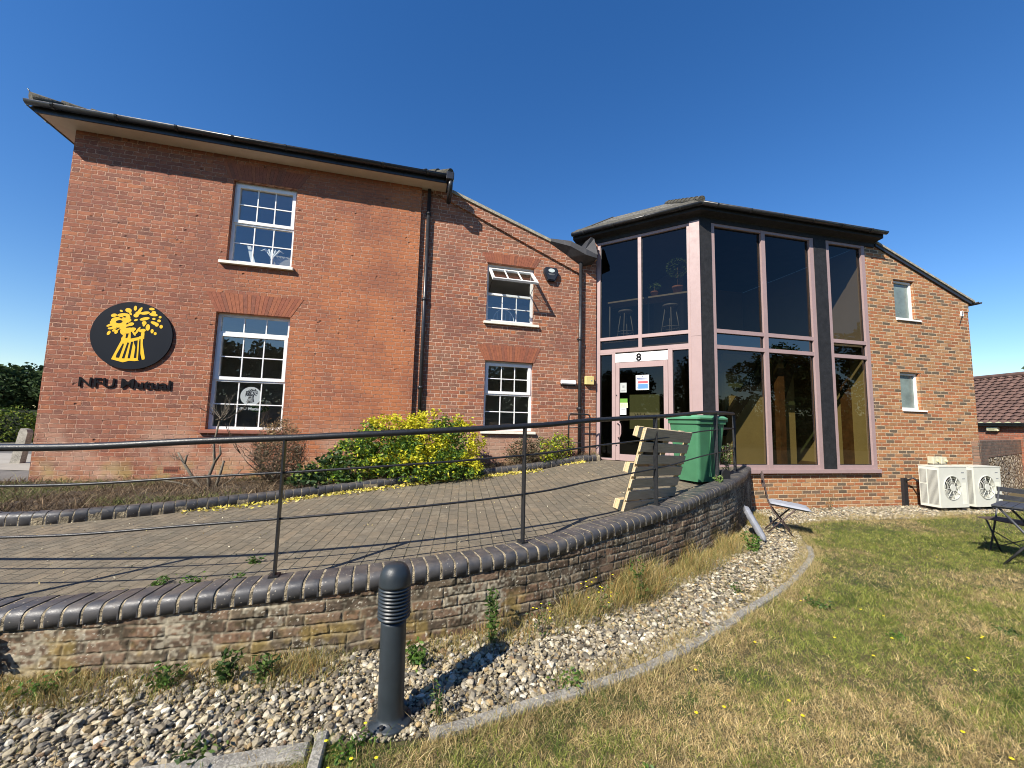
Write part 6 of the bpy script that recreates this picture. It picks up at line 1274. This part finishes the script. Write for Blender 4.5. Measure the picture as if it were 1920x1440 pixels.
# pantiles
V = []; F = []; ny, nx = 190, 16; L_ = 2.42; pit = R(44); sl_ = []
for r_ in range(nx):
    for e_ in (0, 1): sl_.append(((r_ + e_) / nx * L_, .035 if e_ == 0 else .0))
for (d_, lift) in sl_:
    for j in range(ny): y = -3 + 9 * j / (ny - 1); w_ = .022 * math.sin(2 * math.pi * y / .24) + .010 * math.sin(4 * math.pi * y / .24 + .8); hgt = lift + w_; V.append((-.16 + d_ * math.cos(pit) - hgt * math.sin(pit), y, 1.93 + d_ * math.sin(pit) + hgt * math.cos(pit)))
for i in range(len(sl_) - 1):
    for j in range(ny - 1): F.append((i * ny + j, i * ny + j + 1, (i + 1) * ny + j + 1, (i + 1) * ny + j))
npmesh('roof', V, F, M_pan, smooth=False, parent=ob)
b = MB(); e1 = Vector((-.16 + L_ * math.cos(pit), 0, 1.93 + L_ * math.sin(pit))); b.tube([(e1.x, -3, e1.z), (e1.x, 6, e1.z)], .09, 10); b.build('ridge', M_pan, ob)
el = empty('bulkhead_light', (14.6, 12.16, 1.72)); el.location = (15.595, 12.95, 1.74); tag(el, 'cream oval-faced bulkhead light under the outbuilding gutter', 'wall light'); el.rotation_euler = (0, 0, R(-90))
b = MB(); b.box(-.16, .16, -.09, 0, -.07, .07, ch=.02); b.build('case', simple('cream_plastic', (0.60, 0.57, 0.36), .5), el); b = MB(); disc(b, 0, .01, .09, .038, 0, -.096, -.09, 24); b.build('lens', simple('dull_lens', (0.36, 0.36, 0.22), .3), el)
tree(21.7, 14.6, 4.9, 2.3, 'leafy tree whose branch tip shows at the right edge above the pantile roof', DT, 4000, .22, seed=3)
# trees across the lawn behind the viewpoint: the big windows mirror them
for i, (x, y, h, w_) in enumerate(((-26, -16, 7.5, 4.5), (-18, -20, 9.5, 4.5), (-10, -19, 7.5, 3.8), (-3, -21, 8.0, 4.2), (4, -20, 9.5, 4.2), (11, -19, 7.0, 4.2), (19, -19, 8.5, 4.8), (27, -15, 8, 4.5))):
    tree(x, y, h, w_, 'tree across the lawn behind the viewpoint, mirrored in the windows, number %d from the west' % (i + 1) if False else ['far west tree mirrored low in the windows', 'tall western tree mirrored in the ground floor window', 'lower tree mirrored beside the tall western one', 'round tree mirrored in the middle windows', 'tall tree mirrored in the entrance glass', 'low wide tree mirrored in the double bay', 'large eastern tree mirrored in the single glass column', 'easternmost tree mirrored at the edge of the glass'][i], DT, 9000, .34, 'trees across the lawn', seed=40 + i)

hb = empty('hedge', (0, -15.5, 0)); tag(hb, 'tall dense dark hedge across the lawn, mirrored low in all the glass', 'hedge')
bl = [(-34 + 2.6 * k, -15.5 + rng.uniform(-.4, .4), 1.5 + rng.uniform(0, .5), 2.0, 1.3, 2.0 + rng.uniform(0, .9)) for k in range(28)]
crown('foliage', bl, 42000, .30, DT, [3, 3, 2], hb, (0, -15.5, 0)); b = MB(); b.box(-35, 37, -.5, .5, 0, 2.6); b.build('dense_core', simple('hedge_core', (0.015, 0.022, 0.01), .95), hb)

he = empty('hedge', (36, -4, 0)); tag(he, 'tall dark hedge along the east side of the lawn, mirrored in the big tinted panes', 'hedge')
bl = [(36 + rng.uniform(-.5, .5), -17 + 2.2 * k, 1.6 + rng.uniform(0, .6), 1.4, 1.9, 2.2 + rng.uniform(0, 1.1)) for k in range(14)]
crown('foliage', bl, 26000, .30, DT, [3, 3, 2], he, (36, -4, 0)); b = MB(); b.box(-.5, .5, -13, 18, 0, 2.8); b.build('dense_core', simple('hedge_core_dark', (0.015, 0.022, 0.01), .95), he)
for i, (x, y, h, w_) in enumerate(((39, -12, 10.5, 4.6), (40, -3, 12.0, 4.8), (39, 6, 9.5, 4.2))):
    tree(x, y, h, w_, ('tall tree mirrored in the left half of the double bay', 'tallest tree mirrored above the eastern hedge', 'tree mirrored nearest the brick gable')[i], DT, 9000, .34, 'trees across the lawn', seed=60 + i)
